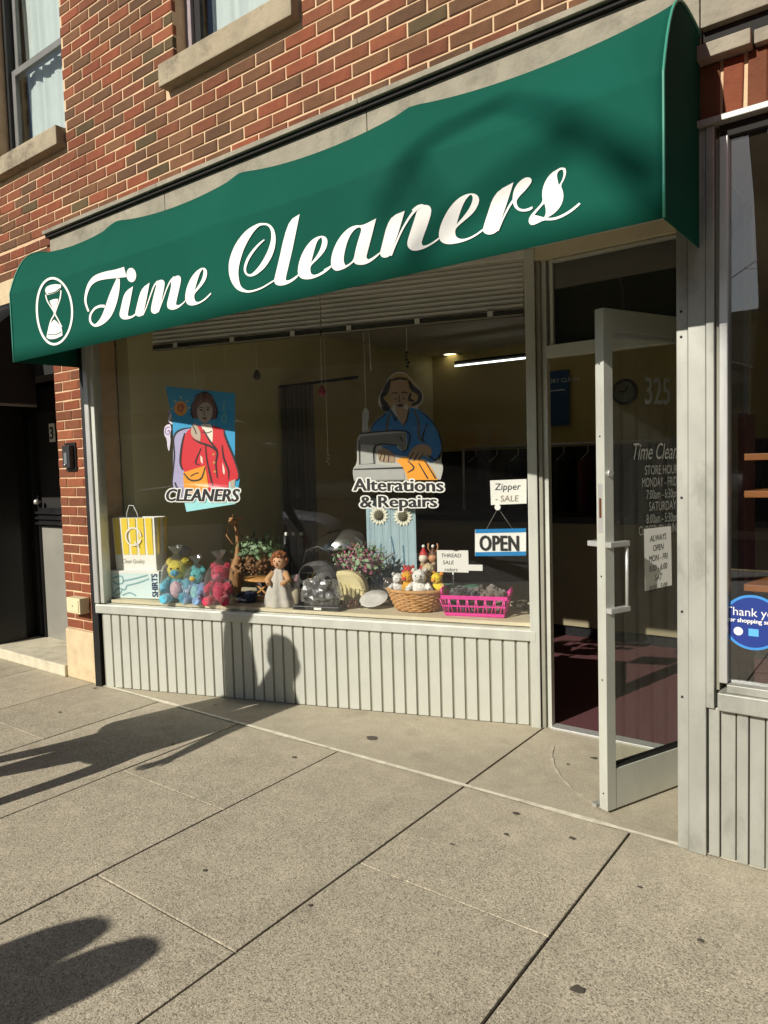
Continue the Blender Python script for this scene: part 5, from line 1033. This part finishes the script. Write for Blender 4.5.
for i in range(5):
    t = thing('hair_scrunchie', '%s scrunchie low in the pink basket' % ('black', 'plum', 'umber', 'grey', 'taupe')[i], 'scrunchie', (Pa+Pb)/2+SN*.1+Vector((math.cos(rzb), math.sin(rzb), 0))*(-.14+.07*i)+Vector((0, 0, .05)), i, 'scrunchies in the pink basket'); MB().ball((0, 0, 0), (.045, .05, .045), 0, 10, .4, i).build('cloth', fur(('2a262a', '4b3440', '5c4a3c', '6a6660', '786a5c')[i]), t)
# crumpled cloth bundles and a small carton that fill the gaps
for px, py, back, w_, h_, c, lab in ((243, 604, .06, .07, .07, '26304a', 'navy crumpled cloth under the small wooden table'), (301, 605, .05, .06, .06, '2c3850', 'dark blue cloth bundle beside the robed doll'), (336, 607, .0, .07, .045, '4a4542', 'charcoal scarf heap in front of the cream clutch'), (362, 604, .12, .08, .08, '1f1e1d', 'black velvet bundle behind the white plate'), (292, 603, .2, .07, .16, '8c5f6a', 'dusky pink cloth bundle behind the robed doll'), (209, 600, .16, .08, .12, '9fb3b5', 'pale blue cloth bundle behind the aqua plush'), (386, 606, .06, .06, .05, '35302c', 'dark brown cloth bundle left of the wicker basket'), (517, 613, .14, .05, .05, '6a5f52', 'taupe cloth bundle right of the pink basket')):
    Pq, k = here(px, py); t = thing('cloth_bundle', lab, 'cloth', Pq+SN*back, SPHI, 'cloth bundles on the display shelf'); mb = MB().ball((0, 0, h_*.5), (w_, w_*.7, h_*.52), 0, 22, .5, px)
    mb.v = [(x+.012*noise.noise(Vector((x, y, z))*45), y+.012*noise.noise(Vector((x, y, z))*45+Vector((4, 0, 0))), max(.002, z+.012*noise.noise(Vector((x, y, z))*45+Vector((0, 7, 0))))) for x, y, z in mb.v]; mb.build('cloth', mat('bundle '+c, c, .9, var=.2, scale=14, bump=.006, bscale=25), t)
    MB().box(-.02, .015, -w_*.74, -w_*.74+.002, h_*.3, h_*.3+.018).build('label', M_paper, t)
# chrome lamp hood, spools and small ornaments at the back of the shelf
P2, k = here(318, 600); P2 = P2+SN*.42; kk = (P2-CAM).dot(_f)/FL; t = thing('chrome_sewing_lamp', 'chrome lamp with domed hood behind the handbags', 'lamp', P2, SPHI)
zc = onplane(318, 540, 1, P2.y).z-P2.z
mb = MB().lathe([(.19, -.05), (.185, -.02), (.14, .04), (.08, .075), (.0, .09)], (0, 0, 0), 28, 0, 1.15, .8); mb.v = [(x, y, z+zc+x*.12) for x, y, z in mb.v]; mb.build('hood', mat('brushed chrome', 'b5b3ac', .22, .9, var=.05), t); MB().tube([(.02, .05, .004), (.02, .05, zc)], .014, 8).build('post', M_black, t); MB().lathe([(0, .02), (.09, .02), (.1, .003), (0, .003)], (.02, .05, 0), 16).build('base', M_black, t); MB().tube([(-.2, 0, zc-.06), (-.25, 0, zc-.07)], .012, 8).build('knob', M_alu3, t)
for i, px in enumerate((263, 270.5, 279)):
    Pq, k = here(px, 596); Pq = Pq+SN*.38; t = thing('thread_cone', 'black thread cone with white tip, %s of three behind the silk plant' % ('left', 'middle', 'right')[i], 'thread', Pq, 0, 'thread cones at the back of the shelf'); zt_ = onplane(px, 531, 1, Pq.y).z-Pq.z
    MB().lathe([(0, .003), (.028, .003), (.026, zt_-.03), (.01, zt_-.025), (0, zt_-.025)], (0, 0, 0), 14).build('thread', M_black, t); MB().lathe([(.011, zt_-.025), (.012, zt_-.005), (0, zt_)], (0, 0, 0), 10).build('tip', M_white, t)
for px, py, top, off, lab, c in ((257, 374, 330, .25, 'dark teardrop ornament hanging by a cord behind the window', '3a382f'), (322, 390, 330, .3, 'small red ball ornament hanging in the window', '8d2a34'), (366, 412, 330, .2, 'pale glass ornament hanging beside the seamstress decal', '9a988c'), (328, 455, 330, .5, 'pale star garland hanging in the middle of the window', '9b9472'), (407, 356, 325, .12, 'dark beaded chain hanging above the seamstress decal', '25231d')):
    a = shop_px(px, py, off); b = shop_px(px, top, off); b = (a[0], max(b[1], 2.68)); t = thing('hanging_ornament', lab, 'ornament', shop_w(a[0], off, a[1]), 0, 'ornaments hanging in the window')
    MB().tube([(0, 0, .02), (0, 0, b[1]-a[1]+.02)], .0015, 5).build('cord', M_slat, t); m_ = mat('ornament '+c, c, .35, var=.1)
    if 'chain' in lab or 'garland' in lab:
        for j in range(5): MB().ball((rnd.uniform(-.01, .01), 0, .02-j*.02), (.009, .008, .009), 0, 8, .3, j).build('bead', m_, t)
    else: MB().lathe([(0, .03), (.012, .022), (.026, -.012), (.02, -.032), (0, -.04)], (0, 0, 0), 12).build('drop', m_, t)
# boxes on the brick pier
P2 = onplane(72, 457, 1, 0); t = thing('door_intercom', 'black intercom box on the brick pier', 'intercom', (P2.x, 0, P2.z)); box('backplate', M_black, t, -.065, .065, -.012, -.001, -.1, .1, .004); box('casing', mat('dark grey plastic', '2e2f31', .4), t, -.042, .05, -.05, -.012, -.075, .08, .008); box('button_panel', mat('grey plastic', '6c7072', .4), t, -.015, .02, -.053, -.0505, -.05, .03, .001); MB().ball((.0, -.055, -.055), .008, 0, 8).build('button', M_alu3, t)
P2 = onplane(83, 604, 1, 0); t = thing('utility_box', 'cream utility outlet box low on the brick pier', 'utility box', (P2.x, 0, P2.z)); box('casing', mat('cream plastic', 'd3c79f', .5, var=.06), t, -.085, .085, -.075, -.001, -.055, .055, .006); box('cover', MATS['cream plastic'], t, -.07, .07, -.079, -.0755, -.042, .042, .002); MB().ball((0, -.08, 0), .006, 0, 8).build('screw', M_alu2, t)

# ------------------------------------------------------------------ the street behind the camera: it casts the shadows and fills the reflections
# twin-headed parking meter at the kerb (its shadow lies on the pavement at the lower left)
tip = onplane(130, 930, 2, 0); hm = 1.42; tt = hm/-LDIR.z; pmx, pmy = tip.x-LDIR.x*tt, tip.y-LDIR.y*tt
pm = thing('parking_meter', 'grey twin-headed parking meter standing at the kerb', 'parking meter', (pmx, pmy, 0), R(8))
M_pm = mat('grey meter casting', '5c6064', .45, .4, var=.1)
MB().tube([(0, 0, 0), (0, 0, 1.02)], .032, 12).build('post', M_alu2, pm); MB().lathe([(.0, .03), (.07, .03), (.075, 0)], (0, 0, .001), 16).build('base', M_pm, pm)
MB().tube([(-.13, 0, 1.08), (-.11, 0, 1.04), (0, 0, 1.0), (.11, 0, 1.04), (.13, 0, 1.08)], [.07, .085, .1, .085, .07], 12).build('yoke', M_pm, pm)
for sx in (-1, 1):
    hd = MB().lathe([(0, 1.05), (.075, 1.05), (.105, 1.09), (.11, 1.2), (.112, 1.27), (.1, 1.34), (.066, 1.395), (.022, 1.417), (0, 1.42)], (sx*.113, 0, 0), 18, 0, 1, .72).build('meter_head', M_pm, pm)
    MB().box(sx*.113-.045, sx*.113+.045, (.068), .078, 1.25, 1.32).build('display', mat('meter display', '1f2a26', .2), hd); MB().box(sx*.113-.012, sx*.113+.012, .066, .076, 1.14, 1.18).build('coin_slot', M_alu3, hd)
# bare street tree
TX, TY, TZ = -.55-2.09, -3.75-9.5, 5.8
tr = thing('street_tree', 'tall bare street tree standing across the road', 'tree', (TX, TY, 0))
M_bark = mat('grey bark', '5a4f45', .9, var=.25, scale=12, bump=.01, bscale=30); rt = random.Random(11)
MB().tube([(-.1, 0, -.02), (-.05, 0, .6), (.1, .02, 2.5), (.22, .02, 4.5), (.1, 0, 6.5), (-.05, 0, 8.0), (-.12, 0, 3.2+TZ)], [.34, .27, .24, .22, .19, .16, .14], 14).build('trunk', M_bark, tr)
def limb(mb, p, d, L, r_, depth, bias):
    pts = [Vector(p)]; rad = [r_]; d = Vector(d).normalized(); n = 5
    for i in range(n):
        d = (d+Vector((rt.gauss(0, .13), rt.gauss(0, .13), rt.gauss(.02, .1)))+Vector(bias)*.05).normalized(); pts.append(pts[-1]+d*L/n); rad.append(r_*(1-.62*(i+1)/n))
    mb.tube(pts, rad, 8 if depth < 2 else 5)
    if depth < 4:
        for k in range(3 if depth < 2 else 3):
            i = rt.randint(2, n); a = Vector((rt.gauss(0, 1), rt.gauss(0, 1), rt.gauss(.25, .6))).normalized()
            limb(mb, pts[i], d*.75+a*.65, L*rt.uniform(.45, .68), rad[i]*.62, depth+1, bias)
lb = MB()
A0 = [(x, y, z+TZ) for x, y, z in ((-.12, 0, 3.2), (-.4, 0, 3.7), (-.75, 0, 4.15), (-1.05, .05, 4.5), (-1.4, 0, 4.8), (-1.7, 0, 4.95))]
lb.tube(A0[:5], [.07, .055, .045, .035, .015], 10)
for i in (1, 1, 2, 2, 2, 3, 3, 4): limb(lb, A0[i], (rt.uniform(-.7, .7), rt.uniform(-.4, .4), rt.uniform(-.5, .25)), .8, .03, 1, (.1, 0, -.2))
lb.tube([(-.12, 0, 3.2+TZ), (-.1, -.05, 3.9+TZ), (.15, -.1, 4.7+TZ), (.2, 0, 5.6+TZ)], [.12, .1, .08, .05], 10)
for dz in ((.8, 0, .8), (1, .3, .6), (.3, -.8, 1), (.1, .2, 1)): limb(lb, (.15, -.1, 4.7+TZ), dz, 2.4, .07, 1, (.2, 0, .2))
for z, d in ((3.6, (1, .2, .5)), (6.3, (.9, -.5, .7)), (3.0, (-.8, .2, .4))): limb(lb, (.2 if z < 5 else .1, 0, z), d, 2.6, .10, 1, (.1, 0, .2))
lb.build('crown', M_bark, tr)
# two people walking past, out of the picture on the left
def person(label, loc, rot, hgt, coat, trou, hairc, stride=1.0, wide=1.0):
    t = thing('person', label, 'person', loc, rot, 'people walking past the shop'); k = hgt/1.75
    V, E, Rr = [], [], []
    def add(p, r_, par=None):
        V.append(Vector(p)*k); Rr.append(r_*k if isinstance(r_, tuple) is False else r_)
        if par is not None: E.append((par, len(V)-1))
        return len(V)-1
    pe = add((0, 0, .96), .125*wide); sp_ = add((0, 0, 1.14), .12*wide, pe); ch = add((.01, 0, 1.34), .135*wide, sp_); nb_ = add((.0, 0, 1.47), .07, ch); nk = add((.015, 0, 1.53), .05, nb_); h1 = add((.03, 0, 1.60), .075, nk); h2 = add((.025, 0, 1.68), .085, h1); add((.02, 0, 1.735), .055, h2); add((.115, 0, 1.635), .014, h1)
    for sy in (1, -1):
        f = stride*sy
        hip = add((0, sy*.085, .9), .085, pe); kn = add((.17*f+.04, sy*.09, .5), .06, hip); an = add((.30*f, sy*.09, .1 if f > 0 else .14), .042, kn); add((.30*f+.14, sy*.1, .035), .035, an)
        sh = add((0, sy*.17, 1.42), .06, ch); el_ = add((-.12*f, sy*.23, 1.13), .045, sh); wr = add((-.16*f+.1, sy*.22, .9), .03, el_); pa = add((-.16*f+.12, sy*.22, .84), .03, wr)
        for j, (dx, dl) in enumerate(((.03, .07), (.012, .08), (-.006, .075), (-.024, .06))): a = add((-.16*f+.12+dx, sy*.22, .80), .0095, pa); add((-.16*f+.125+dx, sy*.215, .80-dl*.7), .008, a)
        a = add((-.16*f+.16, sy*.205, .84), .011, pa); add((-.16*f+.175, sy*.2, .795), .009, a)
    me = bpy.data.meshes.new('body'); me.from_pydata([tuple(v) for v in V], E, []); o = bpy.data.objects.new('body', me); COL.objects.link(o)
    sk = o.modifiers.new('skin', 'SKIN'); sv = me.skin_vertices[0].data
    for i, q in enumerate(sv): q.radius = (Rr[i], Rr[i]); q.use_root = (i == 0)
    su = o.modifiers.new('sub', 'SUBSURF'); su.levels = 2; su.render_levels = 2
    dg = bpy.context.evaluated_depsgraph_get(); m2 = bpy.data.meshes.new_from_object(o.evaluated_get(dg)); bpy.data.objects.remove(o)
    for m in (mat('coat '+coat, coat, .9, var=.12), mat('trousers '+trou, trou, .9, var=.12), mat('skin tone', '9a6f58', .6, var=.05), mat('black shoe', '1d1b1a', .5)): m2.materials.append(m)
    for p in m2.polygons:
        c = p.center/k; p.use_smooth = True
        p.material_index = 3 if c.z < .085 else (2 if c.z > 1.5 or (abs(c.y) > .14 and c.z < .91 and c.z > .7) else (0 if c.z > .86 else 1))
    obj('body', m2, t)
    mb = MB(); mb.lathe([(.135*wide*k, 1.0*k), (.15*wide*k, .9*k), (.16*wide*k, .76*k), (.165*wide*k, .66*k), (.155*wide*k, .66*k), (.13*wide*k, .85*k)], (0, 0, 0), 24, 0, 1.05, .95); mb.build('coat_skirt', MATS['coat '+coat], t)
    mb = MB(); mb.ball((.0*k, 0, 1.70*k), (.1*k, .09*k, .085*k), 0, 14, .08, 3); mb.ball((-.04*k, 0, 1.63*k), (.065*k, .085*k, .09*k), 0, 12); mb.build('hair', mat('hair '+hairc, hairc, .8, var=.2, scale=30), t)
    for sy in (-1, 1): MB().ball((.092*k, sy*.032*k, 1.665*k), .011*k, 0, 8).build('eye', M_black, t); MB().ball((.02*k, sy*.088*k, 1.645*k), (.018*k, .01*k, .028*k), 0, 8).build('ear', mat('skin tone', '9a6f58'), t)
    MB().ball((.098*k, 0, 1.595*k), (.012*k, .024*k, .006*k), 0, 8).build('mouth', mat('lip tone', '7d4a44', .5), t)
    return t
person('person in dark coat walking on the pavement left of the shop, nearer the street', (-3.66, -1.72, 0), R(4), 1.68, '2d2f36', '2b3a52', '2a1f18', 1.0)
person('person in grey jacket walking on the pavement left of the shop, nearer the wall', (-3.90, -1.57, 0), R(-6), 1.88, '55534f', '33322f', '4a3a28', .35)
# parked car
car = thing('parked_car', 'white saloon car parked at the kerb behind the camera', 'car', (-5.6, -5.35, -.13))
M_paint = mat('white car paint', 'd9dbdb', .25, .0, var=.02, coat=.6); M_win = mat('car window glass', '15181a', .06, var=.02, spec=.8)
st_ = [(-2.2, .38, .62, .62, .62), (-2.12, .28, .72, .80, .72), (-1.6, .2, .84, .90, .88), (-.95, .2, .88, 1.02, .90), (-.45, .2, .9, 1.40, .91), (.2, .2, .91, 1.45, .91), (.85, .2, .92, 1.36, .91), (1.45, .2, .92, 1.02, .89), (1.95, .25, .86, .95, .84), (2.2, .35, .75, .82, .72)]
mb = MB(); n = 12
for x, zb, zbelt, zr, hw in st_:
    top = max(zr, zbelt+.02); cab = .72 if zr > 1.2 else .93
    half = [(hw*.86, zb), (hw, zb+.12), (hw*1.0, (zb+zbelt)/2), (hw*.97, zbelt), (hw*(cab+.05), (zbelt+top)/2 if zr > 1.2 else zbelt+.03), (hw*cab*.9, top-.03), (hw*.3, top)]
    mb.v += [(x, y, z) for y, z in half]+[(x, -y, z) for y, z in reversed(half)]
m_ = 14
for i in range(len(st_)-1):
    for j in range(m_):
        jj = (j+1) % m_; glassy = j in (3, 4, 8, 9) and st_[i][3] > 1.2 and st_[i+1][3] > 1.2 or (j in (4, 5, 6, 7, 8) and (st_[i][3] > 1.2) != (st_[i+1][3] > 1.2))
        mb.f.append((i*m_+j, i*m_+jj, (i+1)*m_+jj, (i+1)*m_+j)); mb.m.append(1 if glassy else 0); mb.smooth.append(True)
mb.add([mb.v[j] for j in range(m_)], [tuple(range(m_))]); e = (len(st_)-1)*m_; mb.add([mb.v[e+j] for j in range(m_)], [tuple(range(m_))])
mb.build('body', [M_paint, M_win], car)
for x in (-1.38, 1.38):
    for y in (-.78, .78):
        w_ = MB().tube([(x, y-.1, .32), (x, y+.1, .32)], .32, 24); w_ = w_.build('wheel', M_dark, car); MB().tube([(x, y-.105, .32), (x, y+.105, .32)], .2, 18).build('rim', M_alu3, w_)
for y in (-.6, .6): MB().ball((-2.14, y, .66), (.05, .16, .07)).build('headlight', M_white, car); MB().ball((2.15, y, .76), (.04, .16, .06)).build('tail_light', mat('red lens', '8a1216', .2), car)
# low shops across the road
for i, (x0, x1, hh, c, lab) in enumerate(((-32, -19, 5.6, 'a59d92', 'taupe low shop building across the road, furthest left'), (-18.9, -8.6, 4.6, 'c2bbae', 'pale low shop building across the road behind the parked car'), (-8.5, 3.2, 4.8, 'a08f84', 'brownish low shop building straight across the road'), (3.3, 16, 5.0, '95928c', 'grey low shop building across the road on the right'))):
    b = thing('shop_building', lab, 'building', (x0, -17, 0), 0, 'buildings across the road'); m_w = mat('far wall '+c, c, .9, var=.1, scale=2); L = x1-x0
    box('wall', m_w, b, 0, L, -8, 0, 0, hh); box('parapet', M_band, b, -.05, L+.05, -.3, .12, hh+.002, hh+.25); box('fascia', mat('far fascia '+c, ('3d4a55', '6a2e2a', '2f4636', '57504a')[i], .6), b, .3, L-.3, .002, .12, 2.7, 3.3)
    nwin = int(L/2.6)
    for k in range(nwin):
        xa_ = .5+k*(L-1)/nwin; w_ = box('window', M_sash, b, xa_, xa_+(L-1)/nwin-.3, .001, .06, .5, 2.55); MB().box(xa_+.08, xa_+(L-1)/nwin-.38, .055, .065, .58, 2.47).build('pane', M_win, w_)
        if hh > 6: w_ = box('window', M_sash, b, xa_+.4, xa_+1.4, .001, .06, 4.1, 5.7); MB().box(xa_+.47, xa_+1.33, .055, .065, 4.17, 5.63).build('pane', M_win, w_)
